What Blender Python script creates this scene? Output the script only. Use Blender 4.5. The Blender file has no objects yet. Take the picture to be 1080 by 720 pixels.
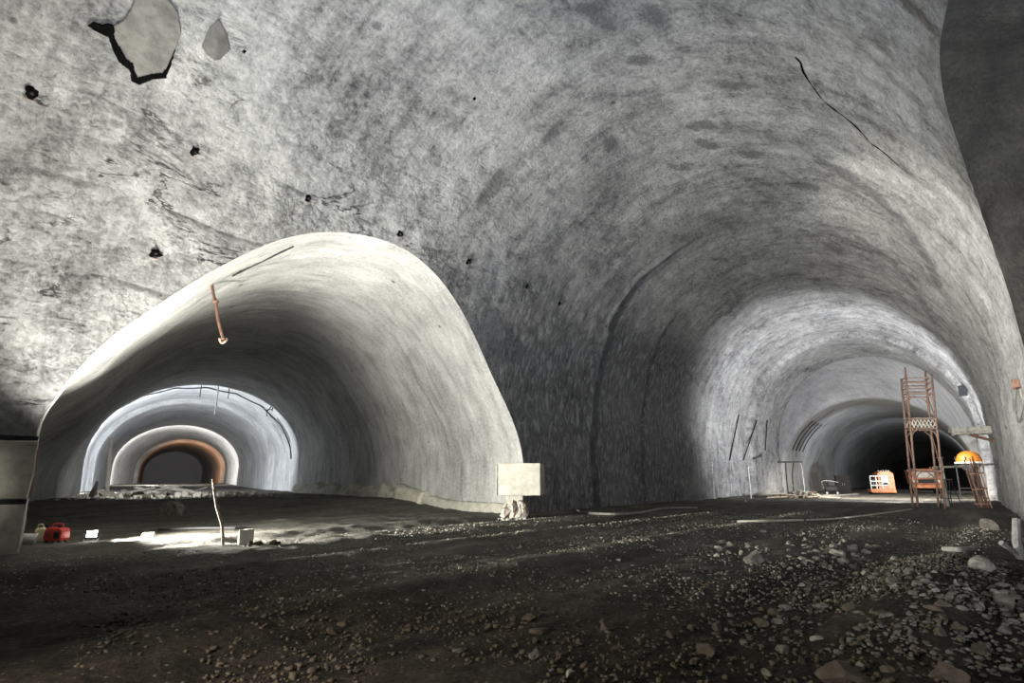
import bpy, bmesh, math, random
import numpy as np
from mathutils import Vector, Matrix, noise

# ------------------------------------------------------------------ camera, world, lamps, exposure
scene = bpy.context.scene
COL = scene.collection
FPX, EYE = 600.0, 1.5
PITCH = math.atan(145 / 600)
cam_d = bpy.data.cameras.new('camera')
cam_d.sensor_width = 36.0
cam_d.lens = 36.0 * FPX / 1080
cam_d.clip_end = 500
cam = bpy.data.objects.new('camera', cam_d)
COL.objects.link(cam)
cam.location = (0, 0, EYE)
cam.rotation_euler = (math.pi / 2 + PITCH, 0, 0)
scene.camera = cam
vs = scene.view_settings
vs.view_transform = 'Standard'
vs.look = 'None'
vs.gamma = 1
vs.use_curve_mapping = False
vs.exposure = 0.0
world = bpy.data.worlds.new('world')
scene.world = world
world.use_nodes = True
world.node_tree.nodes['Background'].inputs[0].default_value = (0.75, 0.8, 0.9, 1)
world.node_tree.nodes['Background'].inputs[1].default_value = 0.004

WARM, NEUT, COOL, GREENISH = (1, .93, .80), (1, .98, .95), (.86, .92, 1), (1, .975, .87)
def spot(name, loc, target, watts, angle, blend=.6, color=NEUT, size=.15):
    l = bpy.data.lights.new(name, 'SPOT')
    l.energy = watts; l.spot_size = math.radians(angle); l.spot_blend = blend
    l.color = color; l.shadow_soft_size = size
    o = bpy.data.objects.new(name, l); COL.objects.link(o)
    o.location = loc
    o.rotation_euler = (Vector(target) - Vector(loc)).to_track_quat('-Z', 'Y').to_euler()
    return o
def area(name, loc, target, watts, size, color=NEUT):
    l = bpy.data.lights.new(name, 'AREA')
    l.energy = watts; l.size = size; l.color = color
    o = bpy.data.objects.new(name, l); COL.objects.link(o)
    o.location = loc
    o.rotation_euler = (Vector(target) - Vector(loc)).to_track_quat('-Z', 'Y').to_euler()
    return o
# bodiless spots: work lamp beams, inferred floods and hidden lamps, plus added fills
spot('flood_left', (-7.0, 11.9, .5), (-8.3, 14.0, 9.0), 8500, 96, .6, GREENISH, .10)
spot('flood_vault', (1.0, -3.0, 1.2), (6, 12, 16), 21000, 108, .9, COOL, .3)
spot('flood_corner', (-5.5, 3.0, 1.0), (-11, 9, 10), 3600, 84, .8, GREENISH, .15)
spot('fill_blocks', (-4.5, 6.5, 1.0), (-11.6, 11.4, 1.3), 900, 22, .8, GREENISH, .15)  # added fill for the block faces, no lamp stands there
spot('flood_side', (-6.0, 5.6, 2.5), (19.6, 22.7, 7.6), 66000, 36, .9, GREENISH, .15)
spot('work_lamp_beam', (-10.3, 14.6, .40), (0, 22, 3.6), 11500, 112, .6, GREENISH, .05)
spot('work_lamp_up', (-9.9, 14.0, .40), (-10.9, 15.0, 7), 4500, 80, .8, GREENISH, .05)
spot('work_lamp_ground', (-10.1, 15.2, .55), (4, 18.0, 0.1), 11000, 110, .9, GREENISH, .05)
spot('fill_ground', (-4.5, 2.2, 1.5), (2.5, 7.5, 0), 950, 100, .9, WARM, .1)  # added fill that lifts the foreground dirt
spot('lamp_behind_bank', (-30.4, 44.2, 1.2), (-34.4, 55, 5), 13000, 165, .3, COOL, .15)
spot('fill_bank_top', (-17.8, 28.5, 5.2), (-23.2, 39.5, .6), 5200, 62, .8, NEUT, .1)  # added unseen spot above the bank, brightens its rubble
spot('lamp_far_bay', (-47, 76, 1.8), (-49.5, 84, 6), 11000, 165, .3, NEUT, .15)
spot('lamp_orange', (-57, 102, 1.8), (-58, 106, 4), 1500, 150, .4, (1, .42, .15), .15)
spot('lamp_right_bay', (26.2, 36.6, 1.2), (27, 47, 8.5), 16000, 150, .8, (.97, .98, 1), .2)
spot('fill_tower', (5.0, 3.0, 1.8), (22.5, 32.5, 3.4), 5500, 17, .9, WARM, .15)  # added frontal fill for the scaffold tower and posts
spot('lamp_machines', (36.5, 50.5, 2.6), (43, 65, .6), 700, 58, .7, WARM, .2)
spot('fill_inner_wall', (38.5, 52.0, 1.6), (38.0, 72.0, 6.0), 6500, 62, .9, COOL, .2)  # added unseen fill for the wall of the inner tunnel
spot('fill_left_end', (-72, 124, 2.0), (-83, 142.5, 3.5), 900, 50, .8, COOL, .2)  # faint light added so the left end is not black
spot('fill_right_end', (50, 67, 2.0), (75, 108, 5), 2500, 120, .8, COOL, .2)  # likewise added for the right end, no source seen
spot('fill_floor_strip', (28.5, 44.5, 7.5), (31.5, 49.0, 0), 15000, 104, .35, WARM, .2)  # added overhead spot for the bright floor strip, no fixture

# ------------------------------------------------------------------ geometry of the place
AX = math.radians(38)                       # the big tunnel runs 38 degrees to the right
D = np.array([math.sin(AX), math.cos(AX)]); N = np.array([math.cos(AX), -math.sin(AX)])
LX = math.radians(-30.2)                    # the left tunnel
DL = np.array([math.sin(LX), math.cos(LX)]); NL = np.array([math.cos(LX), -math.sin(LX)])
CN, CW, CSP, CH = -7.1, 8.5, 4.5, 13.7      # big vault: centre line, half width, springing, crown
CB = CH - CSP
ARC = math.pi * (CW + CB) / 2
WTOT = 2 * CSP + ARC
def SN(s, n, h=0.0):
    q = s * D + n * N
    return Vector((q[0], q[1], h))
def LN(l, n, h=0.0):
    q = l * DL + n * NL
    return Vector((q[0], q[1], h))
def ray(px, py):
    x = (px - 540) / FPX; u = (360 - py) / FPX
    return np.array([x, math.cos(PITCH) - u * math.sin(PITCH), math.sin(PITCH) + u * math.cos(PITCH)])
def at(px, py, Y):
    r = ray(px, py)
    return Vector(np.array([0, 0, EYE]) + r * (Y / r[1]))
def project(P):
    x, y, z = P[..., 0], P[..., 1], P[..., 2] - EYE
    fw = y * math.cos(PITCH) + z * math.sin(PITCH); up = -y * math.sin(PITCH) + z * math.cos(PITCH)
    fw = np.where(fw < .05, .05, fw)
    return 540 + FPX * x / fw, 360 - FPX * up / fw
def sstep(x, a, b):
    t = np.clip((x - a) / (b - a), 0, 1)
    return t * t * (3 - 2 * t)
def w_to_nh(w, cw=CW, csp=CSP, ch=CH):
    """arc length along the big vault (0 = left foot) -> n, h"""
    w = np.asarray(w, float)
    th = np.clip((w - CSP) / ARC, 0, 1) * math.pi
    n = CN - cw * np.cos(th)
    h = csp + (ch - csp) * np.sin(th)
    h = np.where(w < CSP, w * csp / CSP, h)
    h = np.where(w > CSP + ARC, (WTOT - w) * csp / CSP, h)
    return n, h
def hit_vault(px, py):
    """where the sight line meets the big vault: s, w"""
    r = ray(px, py)
    rs, rn, rh = r[:2] @ D, r[:2] @ N, r[2]
    def inside(t):
        n, h = rn * t - CN, EYE + rh * t
        if abs(n) > CW: return False
        return h < CSP + CB * math.sqrt(1 - (n / CW) ** 2)
    t = 0.5
    while inside(t) and t < 200: t += .25
    a, b = t - .25, t
    for _ in range(40):
        m = (a + b) / 2
        if inside(m): a = m
        else: b = m
    n, h, s = rn * a, EYE + rh * a, rs * a
    if h < CSP:
        w = h if n < CN else WTOT - h
    else:
        th = math.atan2((h - CSP) / CB, -(n - CN) / CW)
        w = CSP + th / math.pi * ARC
    return s, w
def fnoise(P, scale, octaves=3, seed=0.0):
    out = np.empty(len(P))
    for i, p in enumerate(P):
        out[i] = noise.fractal(Vector((p[0] * scale + seed, p[1] * scale, p[2] * scale)), 1.0, 2.0, octaves)
    return out

def floor_h(x, y):
    x = np.asarray(x, float); y = np.asarray(y, float)
    l = x * DL[0] + y * DL[1]; nl = x * NL[0] + y * NL[1]
    s = x * D[0] + y * D[1]; n = x * N[0] + y * N[1]
    inl = sstep(-n, 14.5, 18) 
    h = inl * (.42 * sstep(l, 27, 33) + .35 * sstep(l, 60, 110))
    # bank of rubble over the loose strip on the right
    h = h + .16 * np.exp(-((n - (-.5)) / 1.6) ** 2) * sstep(s, 5.5, 8) * (1 - sstep(s, 12, 15))
    # ruts of the vehicles, along the big tunnel
    q = n + .35 * np.sin(s * .18)
    fade = sstep(y, 1, 4) * (1 - sstep(s, 34, 44)) * (1 - inl)
    h = h + fade * .055 * (np.cos(q * 2.0) + .6 * np.cos(q * 3.3 + 1)) 
    h = h - .05 * np.exp(-((n + 1.2) / 1.3) ** 2) * sstep(s, 14, 16) * (1 - sstep(s, 26, 29))
    return h
def ground(px, py):
    r = ray(px, py); h = 0.0
    for _ in range(12):
        t = (h - EYE) / r[2]
        x, y = r[0] * t, r[1] * t
        h = .5 * h + .5 * float(floor_h(x, y))
    return Vector((x, y, float(floor_h(x, y))))
def on_floor(x, y, dz=0.0):
    return Vector((x, y, float(floor_h(x, y)) + dz))

# ------------------------------------------------------------------ materials
def mat(name):
    m = bpy.data.materials.new(name); m.use_nodes = True
    nt = m.node_tree
    return m, nt, nt.nodes['Principled BSDF']
def nd(nt, typ, **kw):
    n = nt.nodes.new(typ)
    for k, v in kw.items(): setattr(n, k, v)
    return n
def ramp(nt, fac, stops):
    r = nd(nt, 'ShaderNodeValToRGB')
    e = r.color_ramp.elements
    while len(e) < len(stops): e.new(.5)
    for i, (p, c) in enumerate(stops):
        e[i].position = p; e[i].color = (c[0], c[1], c[2], 1) if not isinstance(c, float) else (c, c, c, 1)
    nt.links.new(fac, r.inputs[0])
    return r.outputs[0]
def noise_tex(nt, vec, scale, detail=6, rough=.6, dist=0.0):
    t = nd(nt, 'ShaderNodeTexNoise')
    t.inputs['Scale'].default_value = scale; t.inputs['Detail'].default_value = detail
    t.inputs['Roughness'].default_value = rough; t.inputs['Distortion'].default_value = dist
    nt.links.new(vec, t.inputs['Vector'])
    return t.outputs['Fac']
def mapped(nt, vec, scale):
    m = nd(nt, 'ShaderNodeMapping'); m.inputs['Scale'].default_value = scale
    nt.links.new(vec, m.inputs['Vector'])
    return m.outputs['Vector']
def mix(nt, fac, a, b, mode='MIX'):
    m = nd(nt, 'ShaderNodeMix', data_type='RGBA', blend_type=mode)
    for i, v in ((0, fac), (6, a), (7, b)):
        if isinstance(v, (int, float)): m.inputs[i].default_value = v
        elif isinstance(v, tuple): m.inputs[i].default_value = (*v, 1)
        else: nt.links.new(v, m.inputs[i])
    return m.outputs[2]
def math_n(nt, op, a, b):
    m = nd(nt, 'ShaderNodeMath', operation=op)
    for i, v in ((0, a), (1, b)):
        if isinstance(v, (int, float)): m.inputs[i].default_value = v
        else: nt.links.new(v, m.inputs[i])
    return m.outputs[0]
def bump(nt, h, dist, strength=1.0, normal=None):
    b = nd(nt, 'ShaderNodeBump'); b.inputs['Distance'].default_value = dist
    b.inputs['Strength'].default_value = strength
    nt.links.new(h, b.inputs['Height'])
    if normal is not None: nt.links.new(normal, b.inputs['Normal'])
    return b.outputs['Normal']

def shotcrete(name, dark, light, rough_bump=.05, stretch=(.35, 1, 1), stain_seam=False, pits=True, fine=.02, glint_flakes=False, spread=.10):
    m, nt, b = mat(name)
    uv = nd(nt, 'ShaderNodeTexCoord').outputs['UV']
    big = noise_tex(nt, uv, .28, 5, .6, .4)
    mid = noise_tex(nt, mapped(nt, uv, stretch), 1.7, 8, .72, .3)
    fin = noise_tex(nt, uv, 7, 6, .75)
    streak = noise_tex(nt, mapped(nt, uv, (1, .14, 1)), 2.0, 7, .7, .2)
    f = math_n(nt, 'ADD', math_n(nt, 'MULTIPLY', big, .24), math_n(nt, 'MULTIPLY', mid, .28))
    f = math_n(nt, 'ADD', f, math_n(nt, 'MULTIPLY', streak, .20))
    f = math_n(nt, 'ADD', f, math_n(nt, 'MULTIPLY', fin, .28))
    md = tuple((x + y) / 2 for x, y in zip(dark, light))
    col = ramp(nt, f, [(.5 - spread, dark), (.5, md), (.5 + spread, light)])
    hgt = mid
    if glint_flakes:
        at_f = nd(nt, 'ShaderNodeAttribute', attribute_name='glint_flake').outputs['Fac']
        fl = noise_tex(nt, mapped(nt, uv, (1, .36, 1)), 4.6, 5, .65, .5)
        fk = ramp(nt, fl, [(.50, 0.0), (.58, 1.0)])
        fk = math_n(nt, 'MULTIPLY', fk, at_f)
        col = mix(nt, math_n(nt, 'MULTIPLY', at_f, .6), col, (.085, .083, .082))  # darkness of the raked wall painted into the base
        col = mix(nt, math_n(nt, 'MULTIPLY', fk, .75), col, (.50, .50, .51))  # light glints on the flaky relief, painted as pale flecks
        hgt = math_n(nt, 'ADD', mid, math_n(nt, 'MULTIPLY', fk, .30))
        # ledges where the sprayed coats overlap
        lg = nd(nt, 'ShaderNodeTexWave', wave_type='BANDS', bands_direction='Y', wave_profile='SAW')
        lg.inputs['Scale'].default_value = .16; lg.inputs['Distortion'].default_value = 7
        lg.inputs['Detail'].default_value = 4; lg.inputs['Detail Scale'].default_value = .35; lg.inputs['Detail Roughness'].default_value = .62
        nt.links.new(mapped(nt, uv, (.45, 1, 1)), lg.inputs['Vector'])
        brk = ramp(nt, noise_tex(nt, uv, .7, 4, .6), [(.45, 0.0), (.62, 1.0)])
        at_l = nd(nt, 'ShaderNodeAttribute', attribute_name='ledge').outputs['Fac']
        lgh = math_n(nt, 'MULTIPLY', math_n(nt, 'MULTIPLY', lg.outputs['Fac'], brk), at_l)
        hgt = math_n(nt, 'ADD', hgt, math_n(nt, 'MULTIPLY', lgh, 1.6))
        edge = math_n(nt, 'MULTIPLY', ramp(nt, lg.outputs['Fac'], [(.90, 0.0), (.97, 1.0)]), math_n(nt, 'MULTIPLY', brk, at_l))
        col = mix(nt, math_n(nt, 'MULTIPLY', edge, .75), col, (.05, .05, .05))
    if glint_flakes:
        ck = noise_tex(nt, mapped(nt, uv, (.30, 1, 1)), .75, 7, .62, .6)
        ck = math_n(nt, 'ABSOLUTE', math_n(nt, 'SUBTRACT', ck, .5), 0)
        ck = ramp(nt, ck, [(.004, 1.0), (.013, 0.0)])
        cm = ramp(nt, noise_tex(nt, uv, .55, 4, .6, .2), [(.50, 0.0), (.58, 1.0)])
        ck = math_n(nt, 'MULTIPLY', math_n(nt, 'MULTIPLY', ck, cm), math_n(nt, 'ADD', math_n(nt, 'MULTIPLY', at_l, .9), .12))
        col = mix(nt, ck, col, (.03, .03, .03))
        hgt = math_n(nt, 'SUBTRACT', hgt, math_n(nt, 'MULTIPLY', ck, .4))
    if stain_seam:
        at_ = nd(nt, 'ShaderNodeAttribute', attribute_name='stain_seam').outputs['Fac']
        e = math_n(nt, 'ADD', at_, math_n(nt, 'ADD', math_n(nt, 'MULTIPLY', math_n(nt, 'SUBTRACT', mid, .5), 2.4), math_n(nt, 'MULTIPLY', math_n(nt, 'SUBTRACT', fin, .5), 1.4)))
        k = ramp(nt, e, [(.38, 0.0), (.58, 1.0)])
        col = mix(nt, math_n(nt, 'MULTIPLY', k, .70), col, (.075, .075, .08))
    if pits:
        v = nd(nt, 'ShaderNodeTexVoronoi'); v.inputs['Scale'].default_value = .55
        nt.links.new(uv, v.inputs['Vector'])
        pk = ramp(nt, v.outputs['Distance'], [(.035, 1.0), (.06, 0.0)])
        col = mix(nt, math_n(nt, 'MULTIPLY', pk, .8), col, (.04, .04, .04))
    nt.links.new(col, b.inputs['Base Color'])
    b.inputs['Roughness'].default_value = .86
    n1 = bump(nt, hgt, rough_bump * 2.0, 1.0)
    n2 = bump(nt, fin, fine * 2.0, 1.0, n1)
    nt.links.new(n2, b.inputs['Normal'])
    return m
M = {}
M['vault'] = shotcrete('vault_shotcrete', (.06, .06, .064), (.66, .66, .66), .20, (.75, 1, 1), stain_seam=True, fine=.07, glint_flakes=True)
M['lining'] = shotcrete('tunnel_lining', (.18, .18, .176), (.52, .52, .51), .05, (1, .35, 1), fine=.014)
M['shaded_dark_rock'] = shotcrete('shaded_dark_shotcrete', (.010, .0092, .008), (.075, .069, .058), .18, (1, 1, 1), pits=False, fine=.05)  # rough dark shotcrete; the gallery's lack of light is also in its colour
M['end'] = shotcrete('end_wall_concrete', (.16, .16, .165), (.36, .36, .37), .03, (1, 1, 1), pits=False)

def simple(name, col, rough=.6, metal=0.0, var=.35, scale=6.0, bmp=.0, col2=None, spec=None):
    m, nt, b = mat(name)
    oc = nd(nt, 'ShaderNodeTexCoord').outputs['Object']
    nz = noise_tex(nt, oc, scale, 6, .65, .2)
    c2 = col2 if col2 else tuple(c * (1 - var) for c in col)
    nt.links.new(ramp(nt, nz, [(.35, c2), (.62, col)]), b.inputs['Base Color'])
    b.inputs['Roughness'].default_value = rough; b.inputs['Metallic'].default_value = metal
    if spec is not None: b.inputs['Specular IOR Level'].default_value = spec
    if bmp: nt.links.new(bump(nt, nz, bmp), b.inputs['Normal'])
    return m
M['block'] = simple('cast_concrete', (.50, .48, .41), .85, 0, .3, 2.5, .02, (.30, .285, .24))
M['pale_block'] = simple('pale_concrete', (.42, .41, .36), .85, 0, .3, 3, .02, (.30, .29, .25))
M['rust'] = simple('rusted_steel', (.19, .10, .07), .8, .2, .5, 9, .004, (.08, .042, .032))
M['rust_pale'] = simple('scaffold_tube', (.30, .215, .175), .7, .3, .5, 7, .002, (.2, .10, .075))
M['steel'] = simple('dull_steel', (.30, .30, .29), .5, .7, .4, 7)
M['pale_tube'] = simple('pale_tube', (.60, .57, .50), .6, .1, .3, 5)
M['black'] = simple('black_rubber', (.014, .014, .014), .8, spec=.15)
M['painted_dark'] = simple('painted_gap_dark', (.004, .004, .004), 1, spec=0)  # flat black for the darkness inside gaps, holes and the crack
M['charcoal'] = simple('charcoal_paint', (.030, .031, .034), .7, .1, spec=.25)
M['orange'] = simple('orange_paint', (.62, .19, .05), .45, 0, .35, 3)
M['orange_pale'] = simple('worn_orange_paint', (.42, .145, .055), .6, 0, .55, 2.2)
M['amber'] = simple('amber_paint', (.36, .12, .010), .5, 0, .3, 3)
M['white_paint'] = simple('white_paint', (.46, .44, .40), .5, 0, .25, 4)
M['glass'] = simple('cab_glass', (.02, .025, .03), .1, 0, .2)
M['red'] = simple('red_plastic', (.55, .05, .045), .4, 0, .25, 4)
M['yellowish'] = simple('cream_plastic', (.62, .58, .36), .5, 0, .25, 4)
M['white'] = simple('white_plastic', (.78, .78, .74), .5, 0, .15, 4)
M['wood'] = simple('weathered_timber', (.42, .33, .23), .8, 0, .5, 6, .004)
M['grey_wood'] = simple('grey_timber', (.36, .35, .32), .85, 0, .5, 5, .006)
M['cable'] = simple('cable_sheath', (.22, .21, .19), .6)
M['blue'] = simple('blue_grey_paint', (.12, .2, .33), .5)
M['stone'] = simple('grey_stone', (.22, .205, .17), .9, 0, .5, 5, .02, (.09, .082, .066))
M['pale_stone'] = simple('pale_stone', (.38, .355, .30), .9, 0, .5, 6, .02)
M['broken_concrete'] = simple('broken_concrete', (.44, .42, .37), .9, 0, .5, 6, .02)
M['strip_stone'] = simple('dusty_stone', (.17, .158, .13), .9, 0, .5, 5, .02, (.06, .054, .044))
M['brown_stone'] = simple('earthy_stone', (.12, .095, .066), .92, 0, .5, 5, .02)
def floor_mat():
    m, nt, b = mat('trampled_dirt')
    oc = nd(nt, 'ShaderNodeTexCoord').outputs['Object']
    big = noise_tex(nt, oc, .16, 5, .6, .5)
    rot = nd(nt, 'ShaderNodeMapping'); rot.inputs['Rotation'].default_value = (0, 0, AX)
    nt.links.new(oc, rot.inputs['Vector'])
    ruts = noise_tex(nt, mapped(nt, rot.outputs['Vector'], (1.6, .16, 1)), 1.0, 6, .6)
    mid = noise_tex(nt, oc, 2.6, 7, .7)
    fin = noise_tex(nt, oc, 16, 6, .7)
    f = math_n(nt, 'ADD', math_n(nt, 'MULTIPLY', big, .3), math_n(nt, 'MULTIPLY', ruts, .4))
    f = math_n(nt, 'ADD', math_n(nt, 'MULTIPLY', f, .85), math_n(nt, 'MULTIPLY', mid, .25))
    f = math_n(nt, 'ADD', f, math_n(nt, 'MULTIPLY', math_n(nt, 'SUBTRACT', fin, .35), .30))
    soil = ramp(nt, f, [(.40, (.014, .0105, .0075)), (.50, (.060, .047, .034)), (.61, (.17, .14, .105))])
    lit_crush = ramp(nt, f, [(.36, (.045, .042, .036)), (.50, (.13, .122, .105)), (.64, (.30, .285, .25))])
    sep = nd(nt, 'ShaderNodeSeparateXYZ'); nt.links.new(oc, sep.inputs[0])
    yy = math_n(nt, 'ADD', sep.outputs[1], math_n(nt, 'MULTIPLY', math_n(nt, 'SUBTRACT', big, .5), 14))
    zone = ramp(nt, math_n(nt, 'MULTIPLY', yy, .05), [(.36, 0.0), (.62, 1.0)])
    col = mix(nt, zone, soil, lit_crush)  # crushed stone past brown soil, albedo raised for the lamp-lit middle
    v = nd(nt, 'ShaderNodeTexVoronoi'); v.inputs['Scale'].default_value = 13
    nt.links.new(oc, v.inputs['Vector'])
    spk = ramp(nt, v.outputs['Distance'], [(.12, 1.0), (.24, 0.0)])
    vn = nd(nt, 'ShaderNodeSeparateColor'); nt.links.new(v.outputs['Color'], vn.inputs[0])
    sel = ramp(nt, vn.outputs[0], [(.72, 0.0), (.8, 1.0)])
    k = math_n(nt, 'MULTIPLY', math_n(nt, 'MULTIPLY', spk, sel), .8)
    col = mix(nt, k, col, (.22, .205, .17))
    nt.links.new(col, b.inputs['Base Color'])
    b.inputs['Roughness'].default_value = .93
    b.inputs['Specular IOR Level'].default_value = .25
    n1 = bump(nt, mid, .16, 1.0); n2 = bump(nt, fin, .05, 1.0, n1); n3 = bump(nt, spk, .02, .6, n2)
    nt.links.new(n3, b.inputs['Normal'])
    return m
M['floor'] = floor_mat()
def emit(name, col, strength):
    m, nt, b = mat(name)
    b.inputs['Base Color'].default_value = (*col, 1)
    b.inputs['Emission Color'].default_value = (*col, 1); b.inputs['Emission Strength'].default_value = strength
    return m
M['bulb'] = emit('lit_lamp_glass', (1, .98, .9), 40)

# ------------------------------------------------------------------ object helpers
def link(name, me, m=None, parent=None):
    o = bpy.data.objects.new(name, me); COL.objects.link(o)
    if m is not None: me.materials.append(m)
    if parent is not None: o.parent = parent
    return o
def from_bm(name, bm, m, parent=None, smooth=False, loc=None, rotz=0.0):
    me = bpy.data.meshes.new(name)
    bmesh.ops.recalc_face_normals(bm, faces=bm.faces)
    bm.to_mesh(me); bm.free()
    if smooth: me.shade_smooth()
    o = link(name, me, m, parent)
    if loc is not None: o.location = loc
    if rotz: o.rotation_euler = (0, 0, rotz)
    return o
def tag(o, label, cat, group=None, kind=None):
    o['label'] = label; o['category'] = cat
    if group: o['group'] = group
    if kind: o['kind'] = kind
    return o
def thing(name, label, cat, loc=(0, 0, 0), rotz=0.0, group=None):
    o = bpy.data.objects.new(name, None); COL.objects.link(o)
    o.location = loc; o.rotation_euler = (0, 0, rotz); o.empty_display_size = .2
    return tag(o, label, cat, group)
def grid_mesh(name, P, m, keep=None, uv=None, marks=None):
    """P: (rows, cols, 3)"""
    R, C = P.shape[:2]
    idx = np.arange(R * C).reshape(R, C)
    q = np.stack([idx[:-1, :-1], idx[:-1, 1:], idx[1:, 1:], idx[1:, :-1]], -1).reshape(-1, 4)
    if keep is not None: q = q[keep.reshape(-1)]
    used = np.unique(q)
    remap = -np.ones(R * C, int); remap[used] = np.arange(len(used))
    V = P.reshape(-1, 3)[used]; q = remap[q]
    me = bpy.data.meshes.new(name)
    me.vertices.add(len(V)); me.vertices.foreach_set('co', V.astype(np.float32).ravel())
    me.loops.add(q.size); me.loops.foreach_set('vertex_index', q.astype(np.int32).ravel())
    me.polygons.add(len(q))
    me.polygons.foreach_set('loop_start', np.arange(0, q.size, 4, dtype=np.int32))
    me.update(calc_edges=True); me.validate()
    if uv is not None:
        U = uv.reshape(-1, 2)[used]
        l = me.uv_layers.new(name='UVMap')
        l.data.foreach_set('uv', U[q.ravel()].astype(np.float32).ravel())
    for k_, v_ in (marks or {}).items():
        a = me.attributes.new(k_, 'FLOAT', 'POINT')
        a.data.foreach_set('value', v_.reshape(-1)[used].astype(np.float32))
    me.shade_smooth()
    return link(name, me, m)
def structure(o, label=None):
    o['kind'] = 'structure'
    return o
def add_box(bm, c, size, rz=0.0, rot=None, bevel=0.0, jitter=0.0, rnd=None):
    mt = Matrix.Translation(c) @ (rot.to_4x4() if rot is not None else Matrix.Rotation(rz, 4, 'Z')) @ Matrix.Diagonal((*size, 1))
    r = bmesh.ops.create_cube(bm, size=1, matrix=mt)
    vsx = r['verts']
    if bevel:
        es = list({e for v in vsx for e in v.link_edges})
        r2 = bmesh.ops.bevel(bm, geom=es, offset=bevel, segments=2, profile=.5, affect='EDGES')
        vsx = r2['verts']
    if jitter:
        for v in vsx: v.co += Vector((rnd.uniform(-1, 1), rnd.uniform(-1, 1), rnd.uniform(-1, 1))) * jitter
    return vsx
def add_bar(bm, a, b, r, seg=8, r2=None):
    a, b = Vector(a), Vector(b); d = b - a
    mt = Matrix.Translation((a + b) / 2) @ d.to_track_quat('Z', 'Y').to_matrix().to_4x4()
    bmesh.ops.create_cone(bm, cap_ends=True, segments=seg, radius1=r, radius2=r if r2 is None else r2, depth=d.length, matrix=mt)
def add_tube(bm, pts, r, seg=8, taper=None):
    pts = [Vector(p) for p in pts]; rings = []
    for i, p in enumerate(pts):
        t = (pts[min(i + 1, len(pts) - 1)] - pts[max(i - 1, 0)]).normalized()
        q = t.to_track_quat('Z', 'Y')
        rr = r if taper is None else r * (1 + (taper - 1) * i / (len(pts) - 1))
        rings.append([bm.verts.new(p + q @ Vector((math.cos(k * 2 * math.pi / seg) * rr, math.sin(k * 2 * math.pi / seg) * rr, 0))) for k in range(seg)])
    for i in range(len(rings) - 1):
        for k in range(seg):
            bm.faces.new((rings[i][k], rings[i][(k + 1) % seg], rings[i + 1][(k + 1) % seg], rings[i + 1][k]))
    bm.faces.new(rings[0][::-1]); bm.faces.new(rings[-1])
def smooth_path(pts, n=24):
    pts = [Vector(p) for p in pts]; out = []
    k = len(pts) - 1
    for j in range(n + 1):
        u = j / n * k; i = min(int(u), k - 1); t = u - i
        p0, p1, p2, p3 = pts[max(i - 1, 0)], pts[i], pts[i + 1], pts[min(i + 2, k)]
        out.append(.5 * (2 * p1 + (p2 - p0) * t + (2 * p0 - 5 * p1 + 4 * p2 - p3) * t * t + (3 * p1 - p0 - 3 * p2 + p3) * t ** 3))
    return out
def add_lathe(bm, prof, seg=20, c=(0, 0, 0)):
    c = Vector(c); rings = []
    for r, z in prof:
        rings.append([bm.verts.new(c + Vector((r * math.cos(k * 2 * math.pi / seg), r * math.sin(k * 2 * math.pi / seg), z))) for k in range(seg)])
    for i in range(len(rings) - 1):
        for k in range(seg):
            bm.faces.new((rings[i][k], rings[i][(k + 1) % seg], rings[i + 1][(k + 1) % seg], rings[i + 1][k]))
    bm.faces.new(rings[0][::-1]); bm.faces.new(rings[-1])
def add_stone(bm, c, size, rnd, sub=2, flat=.7, ncut=11):
    """an angular lump: an icosphere cut by a few random planes and roughened"""
    r = bmesh.ops.create_icosphere(bm, subdivisions=sub, radius=1)
    cuts = []
    for _ in range(ncut):
        d = Vector((rnd.gauss(0, 1), rnd.gauss(0, 1), rnd.gauss(0, 1))).normalized()
        cuts.append((d, rnd.uniform(.42, .86)))
    sc = Vector((size * rnd.uniform(.8, 1.25), size * rnd.uniform(.7, 1.1), size * flat * rnd.uniform(.8, 1.2)))
    rot = Matrix.Rotation(rnd.uniform(0, 6.28), 3, 'Z') @ Matrix.Rotation(rnd.uniform(-.35, .35), 3, 'X')
    sd = rnd.uniform(0, 99)
    for v in r['verts']:
        p = v.co.copy()
        for d, k in cuts:
            e = p.dot(d) - k
            if e > 0: p -= d * e
        p *= 1 + .12 * noise.noise(p * 2.2 + Vector((sd, 0, 0)))
        v.co = rot @ Vector((p.x * sc.x, p.y * sc.y, p.z * sc.z)) + Vector(c)

# ------------------------------------------------------------------ portals traced on the big vault
LEFT_OUT = [(12, 600), (20, 572), (25, 540), (31, 500), (37, 465), (45, 440), (75, 398), (115, 358), (160, 326), (200, 300), (240, 277), (280, 258),
            (320, 247), (360, 245), (400, 252), (432, 266), (462, 292), (486, 326), (504, 362), (520, 398), (535, 430), (547, 462), (552, 490), (553, 520), (553, 555)]
left_sw = np.array([hit_vault(*q) for q in LEFT_OUT])
left_sw[0, 1] = left_sw[-1, 1] = -.4
left_sw[1, 1] = min(left_sw[1, 1], .4)
def resample(Q, n, smooth=True):
    if smooth:
        P = smooth_path([(q[0], q[1], q[2] if len(q) > 2 else 0) for q in Q], len(Q) * 12)
        Q = np.array([p[:] for p in P])[:, :len(Q[0])]
    seg = np.r_[0, np.cumsum(np.linalg.norm(np.diff(Q, axis=0), axis=1))]
    t = np.linspace(0, seg[-1], n)
    return np.stack([np.interp(t, seg, Q[:, k]) for k in range(Q.shape[1])], 1)
left_poly = resample(left_sw, 260)
RIGHT_OUT = [(1003, -70), (1003, -25), (1000, 0), (991, 55), (997, 108), (1012, 156), (1031, 212), (1048, 262), (1063, 306), (1073, 342), (1083, 380)]
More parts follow.
